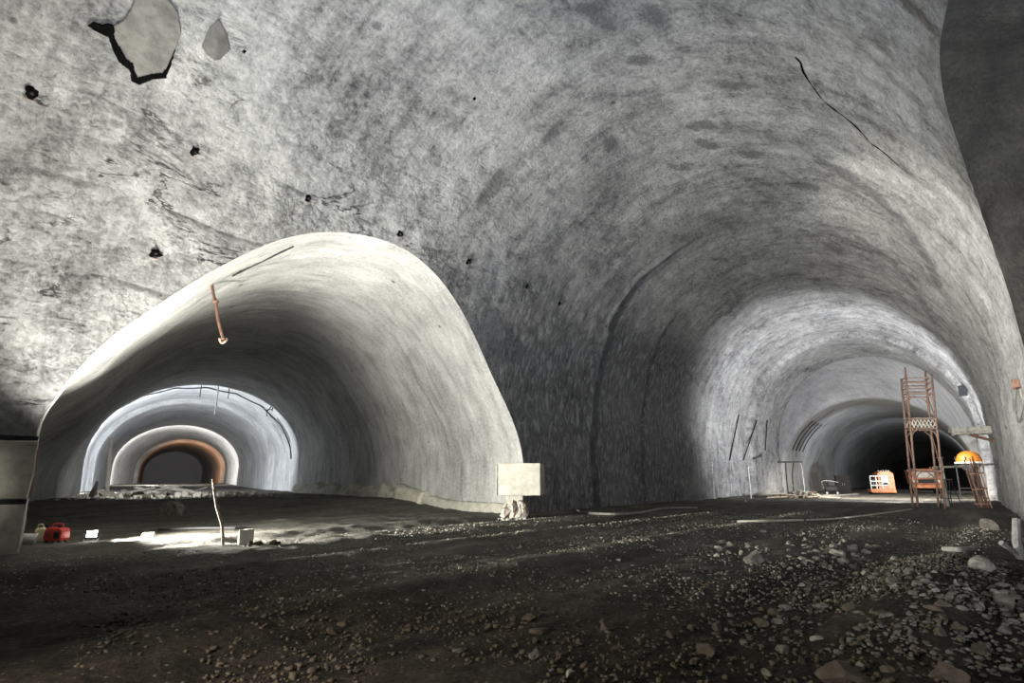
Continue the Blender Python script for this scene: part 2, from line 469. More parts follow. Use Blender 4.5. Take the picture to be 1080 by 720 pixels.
right_sw = [hit_vault(*q) for q in RIGHT_OUT]
s_, w_ = right_sw[-1]
right_sw += [(s_ + .5, w_ + 1.6), (s_ + .8, w_ + 3.2), (s_ + .9, WTOT + .4)]
s0_, w0_ = right_sw[0]
right_sw = [(-9, WTOT + .4), (-8.6, w0_ + 5), (-6.5, w0_ + 2.5), (-3.5, w0_ + .6), (1.0, w0_ - .6), (4.5, w0_ - .5)] + right_sw
right_poly = resample(np.array(right_sw), 260)

def inside_poly(poly, X, Y):
    x0, y0 = poly[:, 0], poly[:, 1]; x1, y1 = np.roll(x0, -1), np.roll(y0, -1)
    c = np.zeros(X.shape, bool)
    for a, b, e, f_ in zip(x0, y0, x1, y1):
        if b == f_: continue
        m = ((b > Y) != (f_ > Y)) & (X < (e - a) * (Y - b) / (f_ - b) + a)
        c ^= m
    return c
def vault_point(s, w, inward=0.0, s_step=True):
    s = np.asarray(s, float)
    n, h = w_to_nh(w)
    # profile beyond the rib at s = 55 is a little tighter
    k = .045 * sstep(s, 54.8, 55.2) if s_step else 0
    n = CN + (n - CN) * (1 - k); h = h * (1 - k * .6)
    # inward normal
    e = .02
    n2, h2 = w_to_nh(np.asarray(w) + e); n1, h1 = w_to_nh(np.asarray(w) - e)
    tn, th = n2 - n1, h2 - h1; L = np.hypot(tn, th) + 1e-9
    n = n + inward * th / L; h = h - inward * tn / L
    return np.stack([s * D[0] + n * N[0], s * D[1] + n * N[1], h], -1)

# ------------------------------------------------------------------ setting: the big vault
s_lin = np.r_[np.arange(-14, 34, .13), np.arange(34, 50, .22), np.arange(50, 65.01, .3)]
w_lin = np.linspace(0, WTOT, 290)
SS, WW = np.meshgrid(s_lin, w_lin, indexing='ij')
cs = (SS[:-1, :-1] + SS[1:, 1:]) / 2; cw = (WW[:-1, :-1] + WW[1:, 1:]) / 2
hole = inside_poly(left_poly, cs, cw) | inside_poly(right_poly, cs, cw)
keep = ~hole
# vertices on the rim of an opening slide onto the traced outline
vk = np.zeros(SS.shape, int); vh = np.zeros(SS.shape, int)
for a in (0, 1):
    for b in (0, 1):
        sl = (slice(a, SS.shape[0] - 1 + a), slice(b, SS.shape[1] - 1 + b))
        vk[sl] += keep; vh[sl] += hole
rim = (vk > 0) & (vh > 0)
allp = np.vstack([left_poly, right_poly])
for i, j in zip(*np.nonzero(rim)):
    d2 = (allp[:, 0] - SS[i, j]) ** 2 + (allp[:, 1] - WW[i, j]) ** 2
    k = d2.argmin()
    SS[i, j], WW[i, j] = allp[k]
WWc = np.clip(WW, 0, WTOT)
flat = np.stack([SS.ravel(), WWc.ravel(), np.zeros(SS.size)], 1)
dent = .10 * fnoise(flat, .42, 4, 3.0) + .035 * fnoise(flat * np.array([1, 1, 1]), 2.1, 3, 9.0)
dent = dent.reshape(SS.shape)
# ring joint that climbs from the left foot at s = 27 and two fainter ones
for s0, dep, wid, w_end in ((27.2, -.34, .20, 17), (26.75, .10, .2, 17), (33.2, -.12, .22, 13), (45.2, .10, .3, 40), (52.5, -.08, .25, 40), (37.5, -.06, .2, 12)):
    ss = SS + .25 * np.sin(WWc * .7)
    dent = dent + dep * np.exp(-((ss - s0) / wid) ** 2) * (1 - sstep(WWc, w_end - 4, w_end))
# blend the relief to nothing at the rims so that the tunnels join cleanly
dist = np.full(SS.shape, 9.0)
near = (np.abs(SS) < 40)
for p in allp[::4]:
    d = np.hypot(SS - p[0], WW - p[1]); dist = np.minimum(dist, d)
dent = dent * sstep(dist, 0.05, .8)
P = vault_point(SS, WWc, dent)
# stains with their own outlines, plus dark bands along the ring joints
stain_seam = np.zeros(SS.shape)
PX, PY = project(P)
front = (P[..., 1] > 0)
def blob(x, y, rx, ry, rot=0, v=.62):
    global stain_seam
    c, s = math.cos(math.radians(rot)), math.sin(math.radians(rot))
    u, t = (PX - x) * c + (PY - y) * s, -(PX - x) * s + (PY - y) * c
    q = np.sqrt((u / rx) ** 2 + (t / ry) ** 2)
    stain_seam = np.maximum(stain_seam, np.where(front, v * (1 - sstep(q, .25, 1.6)), 0))
for bl in ((228, 43, 13, 17, 15), (622, 9, 20, 9), (640, 24, 16, 11, 20), (690, 18, 26, 13, 30), (677, 63, 20, 7), (738, 132, 24, 7), (747, 152, 18, 6, 10),
           (792, 162, 20, 6, 10), (583, 140, 18, 8, -50), (518, 198, 30, 9, -52), (645, 152, 12, 9, 35), (720, 175, 18, 6), (850, 197, 22, 6, 15), (395, 27, 9, 6), (480, 75, 5, 4), (770, 90, 26, 6, 5),
           (880, 262, 18, 5, 25), (400, 175, 24, 30, 20, .42), (560, 110, 50, 18, -30, .40), (640, 195, 40, 18, -20, .42), (720, 250, 30, 16, -20, .45), (770, 235, 40, 14, 0, .44)):
    blob(*bl)
def streak(pts, wd, v=.62):
    for (a, b), (c, d) in zip(pts[:-1], pts[1:]):
        for t in np.linspace(0, 1, 7): blob(a + (c - a) * t, b + (d - b) * t, wd, wd, 0, v)
streak([(862, 167), (900, 190), (930, 212), (955, 240), (975, 268), (990, 300)], 6)
streak([(905, 250), (940, 275), (965, 305), (985, 340)], 4, .55)
seam_ = np.exp(-((SS + .25 * np.sin(WWc * .7) - 27.25) / .42) ** 4) * .85 * (1 - sstep(WWc, 14, 18)) + np.exp(-((SS + .25 * np.sin(WWc * .7) - 33.2) / .35) ** 4) * .6 * (1 - sstep(WWc, 10, 15))
stain_seam = np.maximum(stain_seam, seam_)
glint_flake = sstep(SS, 16.5, 20) * (1 - sstep(SS, 38, 44)) * (1 - sstep(WWc, 8, 13.5))  # where the wall's raked dark and glints are painted
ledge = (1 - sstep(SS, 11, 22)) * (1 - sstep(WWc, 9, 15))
big_vault = structure(grid_mesh('ceiling', P, M['vault'], keep, np.stack([SS, WW], -1), marks=dict(stain_seam=stain_seam, glint_flake=glint_flake, ledge=ledge)))

# ------------------------------------------------------------------ setting: left tunnel
def ellipse_section(c, hw, sp, ht, base, n):
    """feet at c-hw and c+hw; returns lateral, height arrays, equally spaced"""
    pts = [(c - hw, base)] + [(c - hw * math.cos(t), sp + (ht - sp) * math.sin(t)) for t in np.linspace(0, math.pi, 60)] + [(c + hw, base)]
    Q = np.array(pts)
    seg = np.r_[0, np.cumsum(np.linalg.norm(np.diff(Q, axis=0), axis=1))]
    t = np.linspace(0, seg[-1], n)
    return np.interp(t, seg, Q[:, 0]), np.interp(t, seg, Q[:, 1])
NC = 150
def lring(L, c, hw, sp, ht, base=-.4):
    a, h = ellipse_section(c, hw, sp, ht, base, NC)
    q = L * DL[None] + a[:, None] * NL[None]
    return np.stack([q[:, 0], q[:, 1], h], 1)
port = resample(left_sw, NC)
portal3d = vault_point(port[:, 0], np.clip(port[:, 1], 0, WTOT))
portal3d[0, 2] = portal3d[-1, 2] = -.4
ring1 = lring(52, 1.8, 7.4, 3.0, 8.9)
rows = []
for t in np.linspace(0, 1, 170):
    tt = t ** 1.15
    k = 1 + .35 * math.sin(math.pi * min(1, tt * 1.0)) * .12       # slight belly of the vault
    r = portal3d * (1 - tt) + ring1 * tt
    uu = np.linspace(0, 1, NC)                                        # the left flank steps back behind the corner
    back = 1.9 * (1 - sstep(uu, .07, .19)) * float(sstep(t, .03, .09)) * (1 - float(sstep(t, .55, .95)))
    r[:, 0] -= back * NL[0]; r[:, 1] -= back * NL[1]
    rows.append(r)
LP_ = np.array(rows)
ln = np.linalg.norm(np.diff(LP_, axis=0), axis=2); vlen = np.vstack([np.zeros((1, NC)), np.cumsum(ln, 0)])
arc = np.concatenate([np.zeros((len(rows), 1)), np.cumsum(np.linalg.norm(np.diff(LP_, axis=1), axis=2), 1)], 1)
def rough_surface(P, amp, scale, seed, edge_rows=(True, True), ridge=None):
    R, C = P.shape[:2]
    du = np.gradient(P, axis=0); dv = np.gradient(P, axis=1)
    nn = np.cross(du, dv); nn /= np.linalg.norm(nn, axis=2, keepdims=True) + 1e-9
    nz = fnoise(P.reshape(-1, 3), scale, 4, seed).reshape(R, C) * amp
    if ridge is not None: nz = nz + ridge
    env = np.ones(R)
    if edge_rows[0]: env[:4] = [0, .3, .6, .85]
    if edge_rows[1]: env[-4:] = [.85, .6, .3, 0]
    return P + nn * (nz * env[:, None])[..., None]
lax = np.linspace(0, 1, len(rows))[:, None]
ridge = .03 * np.sin(vlen * 2.1 + arc * .1) * sstep(lax, .2, .5) + .05 * np.exp(-(((vlen % 6.0) - 3) / .18) ** 2) * sstep(lax, .25, .5)
LPr = rough_surface(LP_, .09, .55, 21.0, ridge=ridge)
structure(grid_mesh('wall_left', LPr, M['lining'], None, np.stack([vlen, arc], -1)))
def lofted(name, rings, m, dens, seed, amp=.05):
    rows = []
    for a, b in zip(rings[:-1], rings[1:]):
        d = np.linalg.norm(b - a, axis=1).mean(); k = max(1, int(d / dens))
        for t in range(k): rows.append(a + (b - a) * t / k)
    rows.append(rings[-1])
    Q = np.array(rows)
    vl = np.vstack([np.zeros((1, Q.shape[1])), np.cumsum(np.linalg.norm(np.diff(Q, axis=0), axis=2), 0)])
    ac = np.concatenate([np.zeros((len(Q), 1)), np.cumsum(np.linalg.norm(np.diff(Q, axis=1), axis=2), 1)], 1)
    Q = rough_surface(Q, amp, .6, seed)
    return structure(grid_mesh(name, Q, m, None, np.stack([vl, ac], -1)))
lofted('wall_left_far', [ring1, lring(52.05, 1.6, 7.9, 3.0, 9.4), lring(64, 1.2, 7.7, 3, 9.2), lring(64.3, 1.2, 7.3, 3, 8.8), lring(86, .6, 7.0, 3.0, 8.3)], M['lining'], .5, 31.0)
lofted('wall_left_bay', [lring(86, .6, 7.0, 3.0, 8.3), lring(86.05, .5, 7.6, 3.0, 8.9), lring(104, .3, 7.4, 3, 8.8), lring(115, 1.3, 6.9, 3.0, 8.3)], M['lining'], .6, 41.0)
lofted('wall_left_end', [lring(115, 1.3, 6.9, 3.0, 8.3), lring(118, 1.3, 6.9, 3.0, 8.3), lring(118.1, 1.3, 6.3, 3.0, 7.9), lring(165, .2, 6.2, 3.0, 8.0)], M['lining'], .8, 51.0)
def end_cap(name, ringpts, m):
    """wall that closes a tunnel: a fan with thickness"""
    bm = bmesh.new()
    vsx = [bm.verts.new(p) for p in ringpts]
    bm.faces.new(vsx)
    o = from_bm(name, bm, m)
    return structure(o)
end_cap('wall_left_close', lring(164.9, .2, 6.4, 3.0, 8.2), M['end'])

# ------------------------------------------------------------------ setting: right tunnel beyond the bay
def rring(s, c, hw, sp, ht, base=-.4, n=120):
    a, h = ellipse_section(c, hw, sp, ht, base, n)
    q = s * D[None] + a[:, None] * N[None]
    return np.stack([q[:, 0], q[:, 1], h], 1)
IN_ = dict(c=-7.1, hw=7.9, sp=1.6, ht=9.2)
lofted('wall_right_face', [rring(65, -7.1, 8.8, 4.5, 14.2), rring(65.02, -7.1, 8.05, 1.6, 9.35), rring(65.4, **IN_)], M['end'], .5, 61.0, .06)
lofted('wall_right', [rring(65.4, **IN_), rring(105, **IN_), rring(145, -7.1, 7.7, 1.6, 9.0)], M['lining'], .7, 71.0, .05)
end_cap('wall_right_close', rring(144.9, -7.1, 8, 1.6, 9.3), M['shaded_dark_rock'])

# ------------------------------------------------------------------ setting: side gallery on the right, where the camera stands
rp = resample(np.array(right_sw), 220)
r3 = vault_point(rp[:, 0], np.clip(rp[:, 1], 0, WTOT))
r3[0, 2] = r3[-1, 2] = -.4
az = math.radians(100)
ext = np.array([math.sin(az), math.cos(az), .0])
rows = [r3 + ext * k for k in np.r_[0, .1, np.arange(.3, 16, .16)]]
Q = np.array(rows)
# rounded lip
vl = np.repeat(np.r_[0, .1, np.arange(.3, 16, .16)][:, None], 220, 1)
ac = np.concatenate([np.zeros((len(Q), 1)), np.cumsum(np.linalg.norm(np.diff(Q, axis=1), axis=2), 1)], 1)
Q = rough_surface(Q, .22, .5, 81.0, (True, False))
structure(grid_mesh('wall_side_gallery', Q, M['shaded_dark_rock'], None, np.stack([vl, ac], -1)))

# ------------------------------------------------------------------ setting: floor
ys = np.r_[np.linspace(-15, .8, 12), 1.0 * 1.0 + np.cumsum(np.r_[0, .05 * 1.0105 ** np.arange(420)])]
ys = ys[ys < 185]
t = np.linspace(-1, 1, 460)
xs = 6 * np.sinh(t * 3.05) + 1.0
XX, YY = np.meshgrid(xs, ys, indexing='xy')
H = floor_h(XX, YY)
fl = np.stack([XX.ravel(), YY.ravel(), np.zeros(XX.size)], 1)
H = H + (.05 * fnoise(fl, .55, 4, 5.0) + .030 * fnoise(fl, 2.6, 5, 15.0)).reshape(XX.shape)
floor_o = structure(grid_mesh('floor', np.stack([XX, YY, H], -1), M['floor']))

# ------------------------------------------------------------------ trim: concrete footing along the left tunnel
rnd = random.Random(7)
def footing(name, pts, h, w, m, seed, chip):
    """pts: floor points along the wall; a cast strip with a broken top edge"""
    pts = smooth_path(pts, 90)
    bm = bmesh.new(); prev = None; r = random.Random(seed)
    for i, p in enumerate(pts):
        t = (pts[min(i + 1, 90)] - pts[max(i - 1, 0)]); t.z = 0; t.normalize()
        q = Vector((t.y, -t.x, 0))
        if q.y > 0: q = -q
        hh = h * (1 + chip * (noise.fractal(Vector((i * .21, seed, 0)), 1, 2, 4)))
        ww = w * (1 + chip * .4 * noise.noise(Vector((i * .3, seed + 5, 0))))
        z = float(floor_h(p.x, p.y))
        prof = [(-.5, -.3), (-.5, hh * .97), (ww * .55, hh), (ww * .8, hh * .9), (ww, hh * .55), (ww * 1.1, -.3)]
        ring = [bm.verts.new(Vector((p.x, p.y, z)) + q * a + Vector((0, 0, b + (r.uniform(-.03, .03) if b > 0 else 0)))) for a, b in prof]
        if prev:
            for k in range(len(ring) - 1): bm.faces.new((prev[k], prev[k + 1], ring[k + 1], ring[k]))
        else: bm.faces.new(ring)
        prev = ring
    bm.faces.new(prev[::-1])
    return structure(from_bm(name, bm, m))
wallpt = lambda l, n: Vector((*(l * DL + n * NL), 0))
def foot_line(u0, u1, k):
    """points at the right foot of the left tunnel, u = 0 portal .. 1 ring"""
    a, b = Vector(portal3d[-1]), Vector(ring1[-1]); out = []
    for j in range(k):
        u = (u0 + (u1 - u0) * j / (k - 1))
        p = a.lerp(b, u); p.z = 0; out.append(p)
    return out
footing('trim_1', foot_line(.012, .26, 5),   .42, .42, M['pale_block'], 3, .10)
footing('trim_2', foot_line(.262, .97, 7), .60, .65, M['block'], 8, .7)

# ------------------------------------------------------------------ concrete blocks at the left corner
bl_rot = math.pi / 2 - AX
def corner_block(name, label, z0, z1, s0, s1, n0, n1, m, seed):
    bm = bmesh.new(); r = random.Random(seed)
    add_box(bm, (0, 0, (z1 - z0) / 2), (s1 - s0, n1 - n0, z1 - z0), bevel=.035)
    bmesh.ops.subdivide_edges(bm, edges=[e for e in bm.edges if e.calc_length() > .3], cuts=5, use_grid_fill=True)
    for v in bm.verts: v.co += Vector([noise.noise(v.co * 1.7 + Vector((seed, k, 0))) * .03 for k in range(3)])
    t = thing(name, label, 'concrete block', SN((s0 + s1) / 2, (n0 + n1) / 2, z0), bl_rot)
    from_bm('block_body', bm, m, t)
    return t
zc = float(floor_h(*SN(3.5, -15.6)[:2]))
b1 = corner_block('concrete_block', 'lower cast concrete block standing on the floor at the left corner', zc - .06, 1.0, .2, 3.48, -16.5, -15.42, M['block'], 1)
b2 = corner_block('concrete_block', 'upper cast concrete block stacked at the left corner of the left tunnel', 1.10, 2.28, .2, 3.46, -16.5, -15.38, M['block'], 2)
for par, z, lab in ((b1, 1.0 - zc + .06, 'dark joint'), (b2, 1.18, 'dark joint')):
    bm = bmesh.new(); add_box(bm, (0, 0, z + .05), (3.22, 1.04, .10), bevel=.01)
    o = from_bm('joint_strip', bm, M['charcoal'], par); o['label'] = 'dark recessed joint strip'
bm = bmesh.new()
add_bar(bm, (1.66, -.40, .02), (1.66, -.40, 1.0), .03, 8)
o = from_bm('corner_bar', bm, M['rust'], b2)

# ------------------------------------------------------------------ pale block jutting from the corner between the tunnels
cb = at(549, 522, 23.6)
g0 = on_floor(cb.x, cb.y)
t = thing('jutting_block', 'pale rectangular concrete block jutting from the corner between both tunnels', 'concrete block', g0, math.radians(-9))
zb = cb.z - g0.z
bm = bmesh.new(); add_box(bm, (0, .25, zb + .62), (1.74, 1.7, 1.24), bevel=.03)
bmesh.ops.subdivide_edges(bm, edges=[e for e in bm.edges if e.calc_length() > .3], cuts=6, use_grid_fill=True)
for v in bm.verts: v.co += Vector([noise.noise(v.co * 2.1 + Vector((5, k, 0))) * .018 for k in range(3)])
from_bm('block_body', bm, M['pale_block'], t)
bm = bmesh.new(); add_box(bm, (-.86, -.62, zb + .6), (.05, .03, 1.2), bevel=.005)
from_bm('edge_strip', bm, M['steel'], t)
bm = bmesh.new()
for k in range(5): add_stone(bm, (-.62 + k * .19, .1 + rnd.uniform(-.1, .1), zb * (.25 + .13 * (k % 3))), .30, rnd, 1, 1.2)
add_box(bm, (-.28, .4, zb / 2 - .05), (.8, .8, zb + .12), bevel=.05, jitter=.03, rnd=rnd)
o = from_bm('broken_plinth', bm, M['broken_concrete'], t); o['label'] = 'broken plinth under the block'
for k, (x, z, dx, dz) in enumerate(((-.5, .62, -.05, -.4), (-.25, .75, .04, -.45), (.02, .6, .1, -.4), (.12, .75, .18, -.5), (-.1, .45, -.12, -.38))):
    bm = bmesh.new(); add_tube(bm, smooth_path([(x, -.25, z), (x + dx * .4, -.46, z + dz * .3), (x + dx, -.5, z + dz)], 8), .022, 6)
    from_bm('bent_rebar', bm, M['rust'], t)
bm = bmesh.new()
for k in range(9): add_stone(bm, (-.75 + .17 * k, -.55 + rnd.uniform(-.15, .15), .05), rnd.uniform(.07, .15), rnd, 1)
tag(from_bm('rubble', bm, M['broken_concrete'], None, loc=g0, rotz=math.radians(-9)), 'broken concrete crumbs at the foot of the jutting block', 'rubble', kind='stuff')

# ------------------------------------------------------------------ generator, work lamp and the things beside them
gp = on_floor(-11.12, 14.62)
t = thing('portable_generator', 'small red portable generator with top handle beside the work lamp', 'generator', gp, math.radians(-12))
t.scale = (.78, .78, .82)
def rounded_profile(bm, prof, y0, y1, bevel):
    """side outline (x, z) given thickness"""
    a = [bm.verts.new((x, y0, z)) for x, z in prof]; b = [bm.verts.new((x, y1, z)) for x, z in prof]
    bm.faces.new(a); bm.faces.new(b[::-1])
    for i in range(len(prof)):
        j = (i + 1) % len(prof); bm.faces.new((a[i], b[i], b[j], a[j]))
    bmesh.ops.recalc_face_normals(bm, faces=bm.faces)
    bmesh.ops.bevel(bm, geom=list(bm.edges), offset=bevel, segments=3, profile=.6, affect='EDGES', clamp_overlap=True)
bm = bmesh.new()
rounded_profile(bm, [(-.30, .05), (.30, .05), (.33, .14), (.32, .34), (.25, .42), (-.24, .43), (-.32, .36), (-.34, .16)], -.16, .16, .035)
from_bm('generator_body', bm, M['red'], t, True)
bm = bmesh.new(); add_tube(bm, smooth_path([(-.20, 0, .41), (-.19, 0, .50), (-.12, 0, .525), (.10, 0, .525), (.17, 0, .50), (.18, 0, .41)], 22), .026, 8)
from_bm('carry_handle', bm, M['red'], t, True)
bm = bmesh.new(); add_box(bm, (.17, -.165, .22), (.20, .02, .20), bevel=.008)
o = from_bm('control_panel', bm, M['charcoal'], t); o['label'] = 'dark control panel'
bm = bmesh.new()
for k in range(2): add_lathe(bm, [(.028, 0), (.028, .02), (.02, .03)], 12, (0, 0, 0))
for v in bm.verts: v.co = Vector((.13 + v.co.x, -.176 - v.co.z, .26 + v.co.y))
from_bm('socket', bm, M['black'], t)
for k in range(5):
    bm = bmesh.new(); add_box(bm, (-.14, -.162, .16 + k * .04), (.22, .012, .014), bevel=.003); from_bm('vent_slat', bm, M['charcoal'], t)
for x in (-.24, .24):
    for y in (-.11, .11):
        bm = bmesh.new(); add_lathe(bm, [(.03, 0), (.035, .05), (.03, .07)], 10, (x, y, 0)); from_bm('rubber_foot', bm, M['black'], t)
bm = bmesh.new(); add_lathe(bm, [(.045, .42), (.05, .43), (.05, .455), (.03, .46)], 14, (.0, .06, 0)); from_bm('fuel_cap', bm, M['black'], t)
# small things left of it
p = on_floor(-11.50, 14.62)
t = thing('plastic_canister', 'cream plastic canister between the concrete block and red generator', 'canister', p, .3)
bm = bmesh.new(); rounded_profile(bm, [(-.13, .0), (.13, .0), (.14, .27), (.06, .36), (-.12, .33)], -.09, .09, .03); from_bm('canister_body', bm, M['yellowish'], t, True)
bm = bmesh.new(); add_tube(bm, smooth_path([(-.10, 0, .30), (-.09, 0, .40), (-.02, 0, .42), (.03, 0, .34)], 14), .018, 7); from_bm('handle', bm, M['yellowish'], t, True)
bm = bmesh.new(); add_lathe(bm, [(.03, .33), (.03, .39), (.025, .40)], 12, (.08, 0, 0)); from_bm('cap', bm, M['charcoal'], t)
p = on_floor(-11.50, 14.22)
t = thing('white_bucket', 'white plastic bucket lying tipped beside the concrete block', 'bucket', p + Vector((0, 0, .13)), .5)
bm = bmesh.new(); add_lathe(bm, [(.001, 0), (.10, 0), (.13, .26), (.138, .26), (.138, .28), (.12, .28), (.095, .03), (.001, .03)], 20)
bmesh.ops.rotate(bm, verts=bm.verts, cent=(0, 0, 0), matrix=Matrix.Rotation(math.radians(100), 3, 'Y')); bmesh.ops.translate(bm, verts=bm.verts, vec=(-.1, 0, 0.02))
from_bm('bucket_body', bm, M['white'], t, True)
bm = bmesh.new(); add_tube(bm, smooth_path([(.17, -.13, .0), (.24, -.05, -.08), (.24, .05, -.08), (.17, .13, .0)], 14), .006, 6); from_bm('wire_handle', bm, M['steel'], t)
p = on_floor(-11.88, 15.1)
bm = bmesh.new()
add_lathe(bm, [(.02, 0), (.05, .01), (.05, .2), (.02, .25), (.02, .3)], 12, (0, 0, 0))
tag(from_bm('water_bottle', bm, M['white'], None, True, p), 'pale plastic water bottle behind the tipped bucket', 'bottle')
# work lamp
lp = on_floor(-10.5, 14.95)
t = thing('work_lamp', 'lit floodlight on a low bracket standing on the dirt floor', 'work lamp', lp, math.radians(28))
bm = bmesh.new(); add_box(bm, (0, .06, .17), (.26, .09, .20), bevel=.02); from_bm('lamp_housing', bm, M['charcoal'], t)
bm = bmesh.new(); add_box(bm, (0, .005, .17), (.21, .022, .15), bevel=.008); o = from_bm('lamp_glass', bm, M['bulb'], t); o['label'] = 'glowing white lamp glass'
for k in range(5):
    bm = bmesh.new(); add_box(bm, (-.10 + k * .05, .12, .17), (.008, .05, .17)); from_bm('cooling_fin', bm, M['charcoal'], t)
bm = bmesh.new(); add_tube(bm, [(-.16, .06, .19), (-.16, .06, .04), (.16, .06, .04), (.16, .06, .19)], .012, 6); from_bm('bracket', bm, M['steel'], t)
for x in (-.14, .14):
    bm = bmesh.new(); add_tube(bm, [(x, -.12, .012), (x, .06, .05), (x, .22, .012)], .012, 6); from_bm('foot', bm, M['steel'], t)
bm = bmesh.new(); add_tube(bm, smooth_path([on_floor(-10.83, 14.5, .10), on_floor(-10.72, 14.45, .02), on_floor(-10.6, 14.75, .02), on_floor(-10.5, 15.02, .06)], 24), .009, 6)
tag(from_bm('power_cable', bm, M['black'], None), 'short black cable from the red generator to the lit lamp', 'cable')

# ------------------------------------------------------------------ stick, white block and debris on the lit patch
a = ground(236, 575); b = at(225, 509, a.y + .1)
t = thing('leaning_stick', 'thin weathered stick standing upright in the lit dirt', 'stick', a)
bm = bmesh.new(); add_tube(bm, smooth_path([Vector((0, 0, -.12)), (b - a) * .3 + Vector((.035, 0, 0)), (b - a) * .62 + Vector((-.02, 0, 0)), (b - a)], 16), .036, 8, .75); from_bm('stick_shaft', bm, M['wood'], t)
bm = bmesh.new(); add_tube(bm, [(b - a) * .55, (b - a) * .6 + Vector((.06, -.02, .05))], .018, 6, .5); from_bm('twig_stub', bm, M['wood'], t)
bm = bmesh.new(); add_tube(bm, [(b - a) * .985, (b - a) * 1.06], .03, 8, .8); o = from_bm('glow_tip', bm, M['orange'], t); o['label'] = 'orange tip in place of the far orange light'  # far orange glow painted as the tip of the stick
a = ground(259, 573)
bm = bmesh.new(); add_box(bm, (0, 0, .17), (.30, .22, .34), bevel=.025, jitter=.02, rnd=rnd)
tag(from_bm('white_block', bm, M['white'], None, loc=a + Vector((0, 0, -.02)), rotz=.4), 'small white block standing upright right of the stick', 'block')
a = ground(273, 575)
for k, (dx, dy, sz) in enumerate(((0, 0, .16), (.28, .1, .12), (-.16, -.08, .10), (.45, -.05, .09))):
    bm = bmesh.new(); add_stone(bm, (0, 0, sz * .4), sz, rnd, 2)
    q = on_floor(a.x + dx, a.y + dy)
    tag(from_bm('dark_stone', bm, M['brown_stone'], None, loc=q), 'dark broken stone beside the small white block', 'stone', 'dark stones by the white block')
a = ground(156, 567); bm = bmesh.new(); add_box(bm, (0, 0, .06), (.26, .14, .13), bevel=.02, jitter=.02, rnd=rnd)
tag(from_bm('brick', bm, M['white'], None, loc=a, rotz=.2), 'small pale brick lying in lit dirt behind the light beam', 'brick')
a = ground(200, 560); bm = bmesh.new(); q = on_floor(a.x - .9, a.y - .1, .05); r_ = on_floor(a.x + 1.1, a.y + .5, .05)
add_tube(bm, smooth_path([q, q.lerp(r_, .5) + Vector((0, 0, .02)), r_], 10), .035, 7)
tag(from_bm('dark_pipe', bm, M['charcoal'], None), 'thin dark pipe lying across the lit dirt left of the stick', 'pipe')

# ------------------------------------------------------------------ bank in the left tunnel: boulder, slab, lit debris
a = ground(182, 542); bm = bmesh.new(); add_stone(bm, (0, 0, .12), .58, rnd, 4, .62, 3)
tag(from_bm('boulder', bm, M['stone'], None, loc=a), 'large rounded boulder on the dark bank inside the left tunnel', 'boulder')
a = ground(97, 524)
bm = bmesh.new(); rounded_profile(bm, [(-.35, -.2), (.32, -.2), (.26, .45), (.20, .95), (.10, .62), (-.12, .36)], -.09, .09, .02)
for v in bm.verts: v.co += Vector((noise.noise(v.co * 3), noise.noise(v.co * 3 + Vector((9, 0, 0))), 0)) * .03
tag(from_bm('pointed_slab', bm, M['shaded_dark_rock'], None, loc=a, rotz=-.3), 'dark pointed rock slab standing on the bank behind the lamp', 'slab')
# rubble that catches the light along the top of the bank
bm = bmesh.new()
for k in range(330):
    l = rnd.uniform(37, 52); u = rnd.gauss(-.5, 3.2); u = max(-5, min(7.6, u))
    q = l * DL + u * NL
    sz = rnd.uniform(.06, .22) * (1.2 if rnd.random() < .15 else .8)
    add_stone(bm, (q[0], q[1], float(floor_h(*q)) + sz * .3), sz, rnd, 1)
tag(from_bm('rubble', bm, M['broken_concrete'], None), 'broken concrete rubble strewn along the bank top in the left tunnel', 'rubble', kind='stuff')
for k in range(26):
    l = rnd.uniform(38, 50); u = -4.4 + 9.5 * (k + rnd.random()) / 26
    q = l * DL + u * NL; sz = rnd.uniform(.22, .42)
    bm = bmesh.new(); add_stone(bm, (0, 0, sz * .35), sz, rnd, 2)
    tag(from_bm('rubble_lump', bm, M['broken_concrete'] if k % 3 else M['stone'], None, loc=on_floor(q[0], q[1])), 'lump of broken concrete on the lit bank top in the left tunnel', 'stone', 'lumps on the lit bank')
for k, (px, dl, ang, ln_) in enumerate(((140, 0, .4, 2.4), (155, .4, -.3, 2.0), (172, .2, .9, 2.2), (196, -.3, .15, 2.8), (210, .3, -.6, 1.8), (185, .1, .05, 2.2))):
    q = at(px, 515, 36.2 + k * .5); f = on_floor(q.x, q.y)
    bm = bmesh.new(); add_box(bm, (0, 0, .0), (ln_, .2, .06), bevel=.01, jitter=.008, rnd=rnd)
    o = from_bm('broken_plank', bm, M['white_paint'] if k % 2 else M['grey_wood'], None, loc=f + Vector((0, 0, .34 + .07 * (k % 3))))
    o.rotation_euler = (.35, (.16 if k % 2 else -.18), ang)
    tag(o, 'broken board lying on the lit rubble in the left tunnel', 'board', 'boards on the lit bank')
